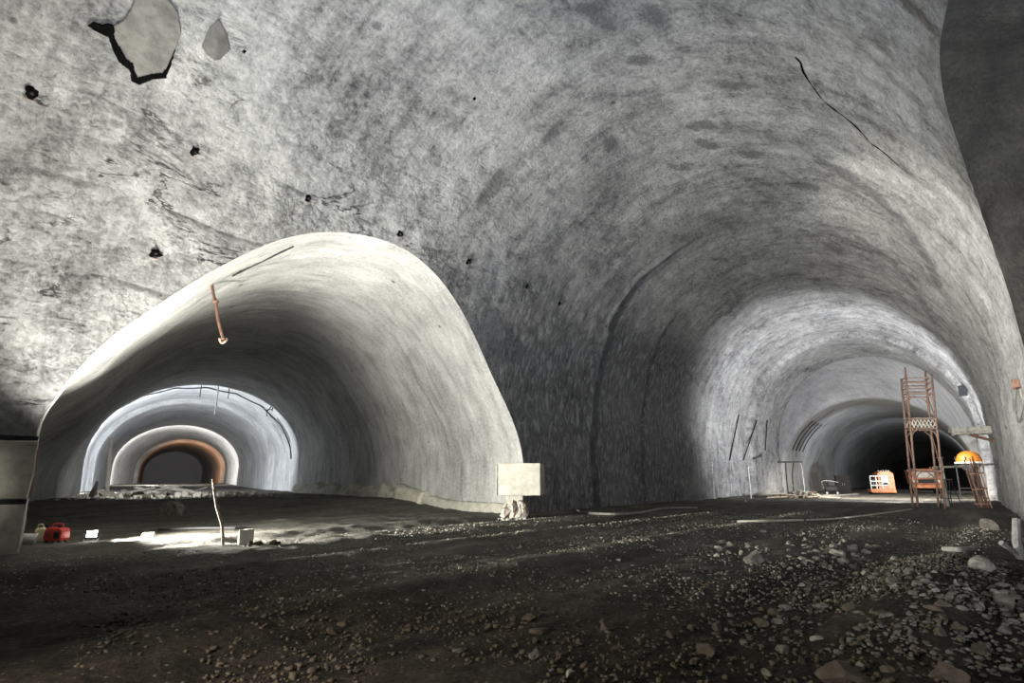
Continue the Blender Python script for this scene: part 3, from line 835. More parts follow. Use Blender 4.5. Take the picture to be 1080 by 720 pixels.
# white post against the lit wall of the left tunnel and rods hanging from the vault
def lvault(L, u):
    """point of the far left lining at axial L, u in 0..1 along the section"""
    f = (L - 52) / 12
    a, h = ellipse_section(1.6 - .4 * f, 7.9 - .2 * f, 3.0, 9.4 - .2 * f, 0, 101)
    k = u * 100; i = min(int(k), 99); k -= i
    n_, h_ = a[i] * (1 - k) + a[i + 1] * k, h[i] * (1 - k) + h[i + 1] * k
    return LN(L, n_, h_)
q = at(114, 515, 42.5); f = on_floor(q.x, q.y); tp = at(117, 462, 42.5)
t = thing('leaning_post', 'tall pale post standing against the lit left wall of the left tunnel', 'post', f)
bm = bmesh.new(); add_tube(bm, [Vector((0, 0, -.1)), (tp - f) * .5, tp - f], .13, 10); from_bm('post_shaft', bm, M['white_paint'], t)
bm = bmesh.new(); add_box(bm, (0, 0, .03), (.5, .5, .14), bevel=.02); from_bm('base_plate', bm, M['steel'], t)
def hang(L, u, ln_, r, m, label, kind_='hanging_rod', bend=.0, cat='rod'):
    p = lvault(L, u)
    bm = bmesh.new(); add_tube(bm, smooth_path([p + Vector((0, 0, .15)), p + Vector((bend, 0, -ln_ * .5)), p + Vector((bend * 1.6, 0, -ln_))], 8), r, 7)
    return tag(from_bm(kind_, bm, m, None), label, cat)
hang(54, .49, 1.2, .035, M['charcoal'], 'thin dark rod left of the long white rod in left tunnel vault')
hang(54, .535, 2.5, .055, M['white_paint'], 'long white rod hanging from the vault of the left tunnel')
hang(54, .565, 1.0, .035, M['charcoal'], 'thin dark rod just right of the long white hanging rod')
p = lvault(53.5, .70)
t = thing('pipe_clamp', 'dark forked bracket on the right haunch of the left tunnel vault', 'bracket', p)
bm = bmesh.new(); add_tube(bm, [(0, 0, .1), (-.35, -.2, -.5), (-.3, -.25, -.9)], .045, 7); from_bm('hook', bm, M['charcoal'], t)
bm = bmesh.new(); add_tube(bm, [(.05, 0, .1), (.1, -.2, -.45)], .045, 7); add_tube(bm, [(-.4, -.2, -.35), (.1, -.2, -.3)], .04, 7); from_bm('cross_bar', bm, M['charcoal'], t)
# cable that follows the vault
bm = bmesh.new(); add_tube(bm, [lvault(56, u) + (LN(56, 1.5, 3) - lvault(56, u)).normalized() * .06 + Vector((0, 0, -.12 * abs(math.sin(u * 37)))) for u in np.linspace(.18, .88, 60)], .06, 7)
tag(from_bm('vault_cable', bm, M['charcoal'], None), 'dark cable arched along the lit vault of the left tunnel', 'cable')
for k, (L, u0, u1) in enumerate(((55.5, .74, .83), (57, .72, .80), (58.5, .75, .86))):
    bm = bmesh.new(); add_tube(bm, [lvault(L, u) + (LN(L, 1.5, 3) - lvault(L, u)).normalized() * .06 for u in np.linspace(u0, u1, 12)], .05, 6)
    tag(from_bm('drain_rod', bm, M['steel'], None), 'short dark rod fixed on the right wall of the left tunnel bay', 'rod', 'rods in the left tunnel bay')
q = lvault(53, .145); v = (LN(53, 1.5, 3) - q); v.z = 0; v.normalize()
bm = bmesh.new(); add_box(bm, (0, 0, 0), (.6, .3, .5), bevel=.03)
o = from_bm('junction_box', bm, M['charcoal'], None, loc=q + v * .12, rotz=math.atan2(v.y, v.x) - math.pi / 2); tag(o, 'small dark box on the white-lit left wall of the left tunnel', 'box')

# ------------------------------------------------------------------ pipe hanging at the portal and bar along its vault
def tun(u, tt):
    """point of the left tunnel lining: u 0..1 round the section, tt 0 portal .. 1 ring"""
    i = u * (NC - 1); k = int(i); f = i - k; j = tt ** (1 / 1.15) * (len(LP_) - 1); jj = int(j); g = j - jj
    A = LPr[jj] * (1 - g) + LPr[min(jj + 1, len(LPr) - 1)] * g
    return Vector(A[k] * (1 - f) + A[min(k + 1, NC - 1)] * f)
def tun_px(px, py):
    QX, QY = project(LPr)
    i, j = np.unravel_index(((QX - px) ** 2 + (QY - py) ** 2).argmin(), QX.shape)
    return Vector(LPr[i, j])
axis_pt = LN(22, 4.9, 2.5)
a = tun_px(223, 300); inn = (axis_pt - a).normalized()
t = thing('hanging_pipe', 'rusty bent pipe hanging from the edge of the left tunnel vault', 'pipe', a + inn * .02)
Yp = a.y
p1, p2, p3 = at(227, 318, Yp - .1) - a, at(230, 338, Yp - .15) - a, at(235, 357, Yp - .2) - a
bm = bmesh.new(); add_tube(bm, smooth_path([Vector((-.03, 0, .12)), p1 * .5 + Vector((-.02, 0, 0)), p1, p2, p3], 22), .045, 9); from_bm('pipe_shaft', bm, M['rust'], t)
bm = bmesh.new(); add_tube(bm, [p3 + Vector((.10 * math.cos(k), .03 * math.sin(k * 2), -.02 + .09 * math.sin(k))) for k in np.linspace(-3.6, .5, 14)], .035, 7); from_bm('end_ring', bm, M['rust_pale'], t)
bm = bmesh.new(); add_box(bm, p1 * .95, (.16, .14, .07), bevel=.02); from_bm('clamp', bm, M['rust'], t)
pts = []
for k in range(14):
    f = k / 13; c = tun_px(245 + 65 * f, 289 - 31 * f); pts.append(c + (axis_pt - c).normalized() * .03)
for _ in range(30): pts = [pts[0]] + [(pts[i - 1] + pts[i] + pts[i + 1]) / 3 for i in range(1, 13)] + [pts[-1]]
bm = bmesh.new(); add_tube(bm, pts, .028, 6); tag(from_bm('ceiling_bar', bm, M['charcoal'], None), 'straight dark bar along the left tunnel vault above the hanging pipe', 'bar')

# ------------------------------------------------------------------ rock bolts and the loose plaster slab on the vault
def on_vault(px, py, lift=0.0):
    s_, w_ = hit_vault(px, py)
    k = min(((SS - s_) ** 2 + (WWc - w_) ** 2).argmin(), SS.size - 1)
    i, j = np.unravel_index(k, SS.shape)
    return Vector(vault_point(np.array(s_), np.array(w_), dent[i, j] + lift)), s_, w_
def vframe(s_, w_):
    p = vault_point(np.array(s_), np.array(w_)); q = vault_point(np.array(s_), np.array(w_), 1.0)
    nrm = Vector(q - p).normalized(); t_ = Vector((D[0], D[1], 0)); b_ = nrm.cross(t_).normalized()
    return nrm, t_, b_
bolts = [(33, 98, 7), (205, 160, 6), (325, 209, 5), (163, 267, 6.5), (421, 246, 5), (494, 276, 5), (556, 302, 3.5), (590, 320, 3), (258, 55, 2.5), (500, 103, 2.5)]
where = ['rock bolt hole with a rusty rim nearest the upper left corner of the vault', 'dark rock bolt hole below the loose plaster slab',
         'rock bolt hole above the left flank of the left portal', 'dark rock bolt hole low on the wall left of the hanging pipe',
         'rock bolt hole just above the crown of the left portal', 'rock bolt hole beside the right shoulder of the left portal',
         'small rock bolt hole right of the left portal, halfway to the ring joint', 'faint rock bolt hole beside the top of the ring joint',
         'small rock bolt hole right of the dark plaster scar at upper left', 'tiny rock bolt hole high in the middle of the vault']
for k, (px, py, r) in enumerate(bolts):
    p, s_, w_ = on_vault(px, py, .012); nrm, ta, tb = vframe(s_, w_)
    size = .8 * r * (p - Vector((0, 0, EYE))).length / 640
    t = thing('rock_bolt', where[k], 'rock bolt', p)
    rr = random.Random(100 + k); bm = bmesh.new()
    kk = 15; ring = [bm.verts.new((ta * math.cos(i * 2 * math.pi / kk) + tb * math.sin(i * 2 * math.pi / kk)) * size * rr.uniform(.55, 1.15) * (1.3 if i % 5 == 0 else 1)) for i in range(kk)]
    back = [bm.verts.new(v.co * .8 - nrm * .12) for v in ring]
    bm.faces.new(ring); bm.faces.new(back[::-1])
    for i in range(kk): bm.faces.new((ring[i], back[i], back[(i + 1) % kk], ring[(i + 1) % kk]))
    from_bm('bolt_hole', bm, M['painted_dark'], t)  # black plate painted in for the shade inside the hole
    if r > 3:
        bm = bmesh.new(); add_bar(bm, nrm * -.08, nrm * .12 + Vector((0, 0, -.02)), .022, 7); add_box(bm, nrm * .06, (.05, .05, .05), bevel=.006); from_bm('bolt_end', bm, M['charcoal'], t)
        bm = bmesh.new(); ring = [tb * 0 + (ta * math.cos(a_) + tb * math.sin(a_)) * size * .9 + nrm * .015 for a_ in np.linspace(math.pi * .15, math.pi * .85, 8)]
        ring = [q if True else q for q in ring]
        dn = Vector((0, 0, -1)); dn = (dn - nrm * dn.dot(nrm)).normalized(); sd = nrm.cross(dn)
        add_tube(bm, [dn * size * (.75 + .25 * math.cos(a_)) + sd * size * math.sin(a_) * .8 + nrm * .012 for a_ in np.linspace(-1.1, 1.1, 9)], .012, 6)
        from_bm('rust_rim', bm, M['rust_pale'], t)
def plate(outline, lift, thick, m, name, parent=None, org=None):
    """a slab that follows the vault: outline in the photograph carried to the vault surface"""
    sw = [hit_vault(*q) for q in outline]
    poly = resample(np.array(sw + sw[:1]), 120, False)[:-1]
    lo, hi = poly.min(0), poly.max(0)
    us = np.arange(lo[0] - .06, hi[0] + .06, .02); wsx = np.arange(lo[1] - .06, hi[1] + .06, .02)
    U, W = np.meshgrid(us, wsx, indexing='ij')
    ins = inside_poly(poly, (U[:-1, :-1] + U[1:, 1:]) / 2, (W[:-1, :-1] + W[1:, 1:]) / 2)
    fl = np.stack([U.ravel(), W.ravel(), np.zeros(U.size)], 1)
    dd = (.10 * fnoise(fl, .42, 4, 3.0) + .035 * fnoise(fl, 2.1, 3, 9.0)).reshape(U.shape) * .85
    top = vault_point(U, W, dd + lift, False); bot = vault_point(U, W, dd + lift - thick, False)
    bm = bmesh.new(); o_ = np.array(org if org is not None else (0, 0, 0))
    vt, vb = {}, {}
    def gv(dc, A, i, j):
        if (i, j) not in dc: dc[(i, j)] = bm.verts.new(A[i, j] - o_)
        return dc[(i, j)]
    for i, j in zip(*np.nonzero(ins)):
        c = [(i, j), (i + 1, j), (i + 1, j + 1), (i, j + 1)]
        bm.faces.new([gv(vt, top, *q) for q in c]); bm.faces.new([gv(vb, bot, *q) for q in c][::-1])
    for e in [e for e in bm.edges if e.is_boundary]:
        pass
    inv = {v: k for k, v in vt.items()}
    for e in [e for e in list(bm.edges) if e.is_boundary and e.verts[0] in inv and e.verts[1] in inv]:
        a_, b_ = inv[e.verts[0]], inv[e.verts[1]]
        bm.faces.new((e.verts[0], e.verts[1], vb[b_], vb[a_]))
    for v in bm.verts: pass
    return from_bm(name, bm, m, parent, True)
M['plaster'] = simple('smooth_grey_plaster', (.145, .14, .13), .85, 0, .3, 2.5, .05, (.085, .082, .076))
M['scar'] = simple('old_dark_plaster', (.10, .098, .095), .85, 0, .3, 2.5, .03, (.06, .058, .056))
SLAB = [(121, 40), (117, 28), (130, 20), (138, 8), (143, -8), (172, -8), (187, 12), (190, 34), (181, 58), (174, 78), (160, 79), (146, 84), (141, 80), (139, 68), (129, 60)]
org, s_, w_ = on_vault(155, 40)
t = thing('plaster_slab', 'loose grey plaster slab with a black gap along its lower left edge', 'plaster slab', org)
plate(SLAB, .07, .10, M['plaster'], 'slab_body', t, org)
plate([(92, 26), (98, 22), (106, 25), (117, 24), (120, 30), (119, 38), (126, 50), (131, 60), (139, 66), (141, 74), (144, 81), (150, 79), (160, 77), (171, 76), (176, 68), (181, 56), (185, 45), (178, 72), (174, 82), (160, 83), (146, 89), (138, 85), (137, 74), (125, 65), (119, 54), (114, 38), (107, 36), (97, 30)], .085, .12, M['painted_dark'], 'gap', t, org)  # proud black strip painted in for the shade of the gap
org, s_, w_ = on_vault(228, 43)
t = thing('plaster_scar', 'small dark plaster scar right of the loose slab', 'plaster scar', org)
plate([(212, 48), (222, 28), (231, 20), (240, 38), (243, 52), (233, 62), (226, 64), (217, 56)], .03, .08, M['scar'], 'scar_body', t, org)
# dark open crack on the right haunch
cr = [(839, 60), (845, 66), (848, 74), (852, 83), (858, 92), (866, 102), (876, 111), (888, 121), (897, 128), (908, 140), (920, 152), (932, 160), (944, 170), (958, 181)]
org, s_, w_ = on_vault(900, 130)
bm = bmesh.new(); prv = None
for k, q in enumerate(cr):
    p, s_, w_ = on_vault(*q, .02); nrm, ta, tb = vframe(s_, w_)
    wd = (.006 + .03 * abs(noise.noise(Vector((k * 1.7, 0, 3))))) * (2 if k in (1, 2) else 1)
    ring = [bm.verts.new(p - org + tb * wd), bm.verts.new(p - org - tb * wd), bm.verts.new(p - org - tb * wd * .5 - nrm * .1), bm.verts.new(p - org + tb * wd * .5 - nrm * .1)]
    if prv:
        for i in range(4): bm.faces.new((prv[i], prv[(i + 1) % 4], ring[(i + 1) % 4], ring[i]))
    else: bm.faces.new(ring)
    prv = ring
bm.faces.new(prv[::-1])
o = from_bm('vault_crack', bm, M['painted_dark'], None, loc=org); tag(o, 'thin black crack running down the right haunch of the big vault', 'crack')

# ------------------------------------------------------------------ right: scaffold tower
def build_scaffold():
    fl_, fr_ = ground(965, 536), ground(992, 533.5)
    o = (fl_ + fr_) / 2; yaw = math.radians(-25)
    t = thing('scaffold_tower', 'tall rusty scaffold tower standing in the right tunnel', 'scaffold', on_floor(o.x, o.y), yaw)
    t.rotation_euler = (0, math.radians(3.4), yaw)
    W_, Dp, Ht = .60, .72, 7.4
    for sx in (-1, 1):
        for sy in (-1, 1):
            bm = bmesh.new(); add_bar(bm, (sx * W_, sy * Dp, -.05), (sx * W_, sy * Dp, Ht + (.25 if sx * sy > 0 else -.15)), .055, 10)
            for z in (2.0, 4.1, 6.0): add_bar(bm, (sx * W_, sy * Dp, z - .09), (sx * W_, sy * Dp, z + .09), .068, 10)
            st = from_bm('standard', bm, M['rust_pale'], t, True)
            bm = bmesh.new(); add_box(bm, (sx * W_, sy * Dp, -.02), (.26, .26, .03)); from_bm('base_plate', bm, M['rust'], st)
    for z, r in ((1.95, .045), (4.25, .04), (4.75, .045), (6.15, .035), (6.45, .035), (6.8, .035), (7.05, .035)):
        for sy in (-1, 1):
            bm = bmesh.new(); add_bar(bm, (-W_, sy * Dp, z), (W_, sy * Dp, z), r, 8); from_bm('ledger', bm, M['rust_pale'], t)
        for sx in (-1, 1):
            bm = bmesh.new(); add_bar(bm, (sx * W_, -Dp, z + .06), (sx * W_, Dp, z + .06), r, 8); from_bm('transom', bm, M['rust_pale'], t)
    # arch braces below the two decks
    for z in (4.2, 6.1, 1.9):
        for sy in (-1, 1):
            bm = bmesh.new()
            add_tube(bm, smooth_path([(-W_, sy * Dp, z - .75), (-W_ * .86, sy * Dp, z - .25), (-W_ * .45, sy * Dp, z - .02)], 10), .03, 7)
            from_bm('arch_brace', bm, M['rust_pale'], t); bm = bmesh.new()
            add_tube(bm, smooth_path([(W_, sy * Dp, z - .75), (W_ * .86, sy * Dp, z - .25), (W_ * .45, sy * Dp, z - .02)], 10), .03, 7)
            from_bm('arch_brace', bm, M['rust_pale'], t)
    for sx in (-1, 1):
        bm = bmesh.new()
        for z0, z1 in ((.2, 1.9), (2.1, 4.1), (4.8, 6.1)):
            add_bar(bm, (sx * W_, -Dp, z0), (sx * W_, Dp, z1), .028, 7)
        from_bm('diagonal_brace', bm, M['rust_pale'], t)
    # lattice deck edge
    for sy in (-1, 1):
        bm = bmesh.new()
        k = 7
        for i in range(k):
            x0, x1 = -W_ + 2 * W_ * i / k, -W_ + 2 * W_ * (i + 1) / k
            add_bar(bm, (x0, sy * Dp, 4.28), (x1, sy * Dp, 4.72), .02, 6); add_bar(bm, (x1, sy * Dp, 4.28), (x0, sy * Dp, 4.72), .02, 6)
        from_bm('lattice', bm, M['pale_tube'], t)
    for k in range(3):
        bm = bmesh.new(); add_box(bm, (0, -.4 + k * .4, 4.82), (1.3, .34, .045), bevel=.006); from_bm('deck_board', bm, M['grey_wood'], t)
    return t
build_scaffold()
# pale prop post and rail beside the tower
a = ground(1000, 534); b = at(999.5, 483, a.y)
t = thing('prop_post', 'pale timber post standing right beside the scaffold tower', 'post', a)
bm = bmesh.new(); add_tube(bm, [Vector((0, 0, -.05)), Vector((.02, 0, 1.2)), Vector((0, 0, b.z - a.z))], .10, 10); from_bm('post_shaft', bm, M['white_paint'], t)
bm = bmesh.new(); add_box(bm, (0, 0, b.z - a.z + .02), (.3, .22, .06), bevel=.01); from_bm('head_plate', bm, M['steel'], t)
ra, rb_ = at(984, 493, a.y - .05), at(1050, 489, a.y + 1.3)
bm = bmesh.new(); add_tube(bm, [ra, (ra + rb_) / 2 + Vector((0, 0, -.03)), rb_], .06, 9)
tag(from_bm('guard_rail', bm, M['pale_tube'], None), 'pale horizontal pipe tied between the prop post and right wall', 'pipe')
# rusty bar bundle at the wall
base = SN(40.2, .35); base = on_floor(base.x, base.y)
t = thing('rebar_cage', 'bundle of rusty reinforcing bars standing against the right wall', 'rebar bundle', base, bl_rot)
rr = random.Random(31)
for k in range(13):
    x, y = -.65 + 1.3 * k / 12, rr.uniform(-.28, .28)
    bm = bmesh.new(); add_bar(bm, (x, y - .1, -.05), (x + rr.uniform(-.14, .14), y + .14, rr.uniform(1.9, 2.75)), .032, 7); from_bm('bar', bm, M['rust'] if k % 3 else M['rust_pale'], t)
for z in (.25, 1.0, 1.8):
    bm = bmesh.new(); add_tube(bm, [(-.7, -.3, z), (.7, -.32, z + .05), (.7, .32, z + .02), (-.7, .3, z - .03), (-.7, -.3, z)], .03, 6); from_bm('tie_ring', bm, M['rust_pale'], t)
# folding trestle
q = SN(40.8, -1.0); q = on_floor(q.x, q.y)
t = thing('trestle', 'small dark folding trestle left of the rusty bar bundle', 'trestle', q, .3)
for sx in (-1, 1):
    for sy in (-1, 1):
        bm = bmesh.new(); add_bar(bm, (sx * .45, sy * .3, -.02), (sx * .22, sy * .04, 1.45), .025, 7); from_bm('leg', bm, M['charcoal'], t)
bm = bmesh.new(); add_box(bm, (0, 0, 1.47), (.7, .14, .06), bevel=.01); from_bm('top_beam', bm, M['steel'], t)
for sy in (-1, 1):
    bm = bmesh.new(); add_bar(bm, (-.38, sy * .21, .45), (.38, sy * .21, .45), .02, 6); from_bm('spreader', bm, M['blue'], t)
# plank platform bracketed to the right wall
pc = at(1034, 455, 33.0)
s_, n_ = float(np.array(pc[:2]) @ D), float(np.array(pc[:2]) @ N)
t = thing('wall_platform', 'grey timber platform jutting high from the right wall', 'platform', SN(s_, n_, pc.z), bl_rot)
for k in range(3):
    bm = bmesh.new(); add_box(bm, (-.5 + .5 * k, .1, .06 + .02 * (k % 2)), (.46, 2.6, .08), bevel=.01, jitter=.006, rnd=rnd); from_bm('plank', bm, M['grey_wood'], t)
for x in (-.6, .6):
    bm = bmesh.new(); add_box(bm, (x, 0, -.07), (.12, 2.7, .16), bevel=.01); from_bm('bearer', bm, M['grey_wood'], t)
    bm = bmesh.new(); add_bar(bm, (x, .6, -.1), (x, -1.2, -.85), .05, 8); from_bm('strut', bm, M['rust'], t)
bm = bmesh.new(); add_box(bm, (-.75, .1, .10), (.05, 2.7, .3), bevel=.008); from_bm('edge_board', bm, M['grey_wood'], t)
# dark box and rods on the right wall edge
def rwall(px, py):
    s_, w_ = hit_vault(px, py); return on_vault(px, py), s_, w_
(p, s_, w_) = on_vault(1018, 409); nrm, ta, tb = vframe(s_, w_)
t = thing('cable_box', 'black box hanging on the right haunch above the timber platform', 'box', p, bl_rot)
bm = bmesh.new(); add_box(bm, nrm * .35 + Vector((0, 0, -.1)), (.45, .5, .75), bevel=.03); from_bm('box_body', bm, M['charcoal'], t)
bm = bmesh.new(); add_tube(bm, [Vector((0, 0, .45)), nrm * .2 + Vector((0, 0, .35)), nrm * .35 + Vector((0, 0, .2))], .04, 7); from_bm('hanger', bm, M['steel'], t)
(p, s_, w_) = on_vault(1076, 404, .05); nrm, ta, tb = vframe(s_, w_)
t = thing('wall_fitting', 'rusty fitting with a looped cable on the near right wall', 'fitting', p)
bm = bmesh.new(); add_box(bm, nrm * .03, (.16, .16, .22), rz=bl_rot, bevel=.02); add_stone(bm, nrm * .05 + Vector((0, 0, -.12)), .08, rnd, 2); from_bm('fitting_body', bm, M['rust'], t)
pts = [on_vault(*q, .05)[0] - p for q in ((1076, 408), (1073, 420), (1072, 434), (1075, 445), (1079, 440), (1081, 425), (1078, 410))]
bm = bmesh.new(); add_tube(bm, smooth_path(pts, 30), .018, 6); from_bm('cable_loop', bm, M['cable'], t)
for k, q in enumerate(((1012, 357), (1043, 385), (1030, 372))):
    pass

# ------------------------------------------------------------------ right: machines in the far tunnel
def wheel(parent, c, r, w, axis='X'):
    bm = bmesh.new(); add_lathe(bm, [(r * .55, -w / 2), (r * .95, -w / 2), (r, -w * .3), (r, w * .3), (r * .95, w / 2), (r * .55, w / 2)], 22)
    rot = Matrix.Rotation(math.pi / 2, 3, 'Y' if axis == 'X' else 'X'); bmesh.ops.rotate(bm, verts=bm.verts, cent=(0, 0, 0), matrix=rot)
    bmesh.ops.translate(bm, verts=bm.verts, vec=c); wv = from_bm('wheel', bm, M['black'], parent, True)
    bm = bmesh.new(); add_lathe(bm, [(.01, -w * .52), (r * .5, -w * .52), (r * .5, w * .52), (.01, w * .52)], 16)
    bmesh.ops.rotate(bm, verts=bm.verts, cent=(0, 0, 0), matrix=rot); bmesh.ops.translate(bm, verts=bm.verts, vec=c)
    from_bm('wheel_hub', bm, M['steel'], wv)
m1 = at(931, 519, 60.0); m1 = on_floor(m1.x, m1.y)
t = thing('cage_machine', 'orange machine with a white front cage parked on the floor', 'machine', m1, math.radians(-24))
t.scale = (.86, .86, .92)
bm = bmesh.new(); rounded_profile(bm, [(-.4, .45), (1.25, .45), (1.25, 2.2), (.9, 2.45), (-.1, 2.45), (-.4, 2.2)], -.7, 2.6, .06); from_bm('machine_body', bm, M['orange_pale'], t)
bm = bmesh.new(); add_box(bm, (0, .6, .35), (2.5, 3.2, .35), bevel=.05); from_bm('chassis', bm, M['orange'], t)
bm = bmesh.new(); add_box(bm, (-.15, -.95, .42), (2.3, .3, .32), bevel=.04); from_bm('front_bumper', bm, M['orange_pale'], t)
for x in (-1.2, -.62, -.05):
    for y in (-.85,):
        bm = bmesh.new(); add_bar(bm, (x, y, .5), (x, y, 1.95), .06, 8); from_bm('cage_post', bm, M['white_paint'], t)
for z in (.95, 1.4, 1.95):
    bm = bmesh.new(); add_bar(bm, (-1.2, -.85, z), (.5, -.85, z), .055, 8); from_bm('cage_rail', bm, M['white_paint'], t)
bm = bmesh.new(); add_box(bm, (.25, -.73, 1.55), (.75, .06, .9), bevel=.03); o = from_bm('front_panel', bm, M['white_paint'], t); o['label'] = 'white front panel'
bm = bmesh.new(); add_box(bm, (-.8, .2, 1.2), (.7, 1.0, .9), bevel=.06); from_bm('engine_box', bm, M['charcoal'], t)
bm = bmesh.new(); add_box(bm, (.3, -.77, 1.15), (.5, .03, .25), bevel=.01); from_bm('grille', bm, M['charcoal'], t)
bm = bmesh.new()
bm.free()
for k in range(5):
    bm = bmesh.new(); add_box(bm, (-.1 + .25 * k, .2, 2.5), (.1, .25, .14), bevel=.02); from_bm('roof_lamp', bm, M['white_paint'], t)
for x in (-1.0, 1.05):
    for y in (-.2, 1.7): wheel(t, (x, y, .38), .38, .3)
m2 = at(978, 518, 64.0); m2 = on_floor(m2.x, m2.y)
t = thing('dump_truck', 'orange truck facing the camera behind the scaffold tower', 'truck', m2, math.radians(-30))
bm = bmesh.new(); rounded_profile(bm, [(-1.35, .85), (1.35, .85), (1.35, 1.7), (1.15, 2.6), (-1.15, 2.6), (-1.35, 1.7)], -.9, 1.2, .10); from_bm('cab', bm, M['orange_pale'], t)
bm = bmesh.new(); rounded_profile(bm, [(-1.0, 1.65), (1.0, 1.65), (.9, 2.35), (-.9, 2.35)], -.94, -.88, .01); o = from_bm('windscreen', bm, M['white_paint'], t); o['label'] = 'pale dusty windscreen'
bm = bmesh.new(); add_bar(bm, (.1, -.97, 1.66), (.75, -.96, 2.1), .02, 6); from_bm('wiper', bm, M['black'], t)
bm = bmesh.new(); add_box(bm, (0, -.95, .72), (2.7, .3, .36), bevel=.05); from_bm('bumper', bm, M['orange'], t)
bm = bmesh.new(); add_box(bm, (0, -.93, 1.28), (1.5, .05, .4), bevel=.02); from_bm('grille', bm, M['charcoal'], t)
for x in (-1.0, 1.0):
    bm = bmesh.new(); add_lathe(bm, [(.16, 0), (.18, .05), (.12, .09)], 16); bmesh.ops.rotate(bm, verts=bm.verts, cent=(0, 0, 0), matrix=Matrix.Rotation(math.pi / 2, 3, 'X'))
    bmesh.ops.translate(bm, verts=bm.verts, vec=(x, -.9, 1.25)); from_bm('headlamp', bm, M['white'], t)
    bm = bmesh.new(); add_bar(bm, (x * 1.35, -.7, 1.7), (x * 1.52, -.85, 2.2), .025, 6); add_box(bm, (x * 1.53, -.85, 2.1), (.18, .07, .4), bevel=.02); from_bm('mirror', bm, M['black'], t)
bm = bmesh.new(); rounded_profile(bm, [(-1.3, 1.0), (1.3, 1.0), (1.45, 2.5), (-1.45, 2.5)], 1.4, 5.2, .06); from_bm('dump_bed', bm, M['orange'], t)
bm = bmesh.new(); add_box(bm, (0, 2.1, .75), (1.1, 6.2, .35), bevel=.03); from_bm('chassis', bm, M['charcoal'], t)
bm = bmesh.new(); add_lathe(bm, [(.11, 2.58), (.11, 2.74), (.05, 2.8)], 12, (.6, 0, 0)); from_bm('beacon', bm, M['amber'], t)
for x in (-1.1, 1.1):
    for y in (-.1, 3.6): wheel(t, (x, y, .52), .52, .38)
# orange domed hopper on a steel stand
hp = at(1027, 512, 46.0); hp = on_floor(hp.x, hp.y)
zt = at(1025, 488, 46.0).z - hp.z
t = thing('domed_hopper', 'orange dome on a dark steel stand near the right wall', 'hopper', hp, .2)
bm = bmesh.new(); add_lathe(bm, [(.84, zt + .06), (.84, zt + .18), (.80, zt + .42), (.67, zt + .66), (.46, zt + .83), (.24, zt + .91), (.02, zt + .93)], 24); from_bm('dome', bm, M['amber'], t, True)
bm = bmesh.new(); add_lathe(bm, [(.95, zt - .05), (.97, zt - .03), (.97, zt + .06), (.95, zt + .08)], 24); o = from_bm('rim', bm, M['white_paint'], t); o['label'] = 'white rim below the dome'
bm = bmesh.new(); add_lathe(bm, [(.12, zt - .8), (.2, zt - .75), (.9, zt - .06)], 20); from_bm('cone', bm, M['charcoal'], t, True)
for sx in (-1, 1):
    for sy in (-1, 1):
        bm = bmesh.new(); add_bar(bm, (sx * .66, sy * .66, -.05), (sx * .62, sy * .62, zt - .02), .05, 8); from_bm('leg', bm, M['charcoal'], t)
for k in range(4):
    a_ = k * math.pi / 2 + math.pi / 4; b_ = a_ + math.pi / 2
    bm = bmesh.new(); add_bar(bm, (.92 * math.cos(a_), .92 * math.sin(a_), .8), (.92 * math.cos(b_), .92 * math.sin(b_), .8), .03, 6); from_bm('brace', bm, M['charcoal'], t)
for a_ in (0.8, 2.2, 3.6):
    bm = bmesh.new(); add_box(bm, (.87 * math.cos(a_), .87 * math.sin(a_), zt + .35), (.06, .06, .3), rz=a_, bevel=.01); from_bm('hatch_clip', bm, M['charcoal'], t)
# dark cabinet and small compressor left of the machines
q = at(890, 519, 58.0); q = on_floor(q.x, q.y)
t = thing('dark_cabinet', 'tall black cabinet standing left of the orange machines', 'cabinet', q, -.4)
bm = bmesh.new(); add_box(bm, (0, 0, .95), (1.25, .8, 1.8), bevel=.03); from_bm('cabinet_body', bm, M['black'], t)
for x in (-.31, .31):
    bm = bmesh.new(); add_box(bm, (x, -.41, .98), (.58, .03, 1.66), bevel=.01); d_ = from_bm('door', bm, M['black'], t)
    bm = bmesh.new(); add_bar(bm, (x * .25, -.45, .9), (x * .25, -.45, 1.1), .02, 6); from_bm('handle', bm, M['steel'], d_)
bm = bmesh.new(); add_box(bm, (0, 0, .03), (1.3, .84, .1)); from_bm('plinth', bm, M['charcoal'], t)
q = at(877, 519, 57.0); q = on_floor(q.x, q.y)
t = thing('compressor', 'low dark tank compressor beside the black cabinet', 'compressor', q, -.3)
bm = bmesh.new(); add_lathe(bm, [(.05, -.6), (.25, -.56), (.33, -.45), (.33, .45), (.25, .56), (.05, .6)], 18)
bmesh.ops.rotate(bm, verts=bm.verts, cent=(0, 0, 0), matrix=Matrix.Rotation(math.pi / 2, 3, 'Y')); bmesh.ops.translate(bm, verts=bm.verts, vec=(0, 0, .55)); from_bm('tank', bm, M['charcoal'], t, True)
bm = bmesh.new(); add_box(bm, (.05, 0, 1.05), (.6, .4, .36), bevel=.04); from_bm('motor', bm, M['charcoal'], t)
bm = bmesh.new(); add_tube(bm, smooth_path([(-.6, 0, .6), (-.75, 0, 1.2), (-.3, 0, 1.35), (.7, 0, 1.2)], 16), .035, 7); from_bm('push_handle', bm, M['steel'], t)
for x in (-.45, .45): wheel(t, (x, -.3, .2), .2, .12, 'Y')
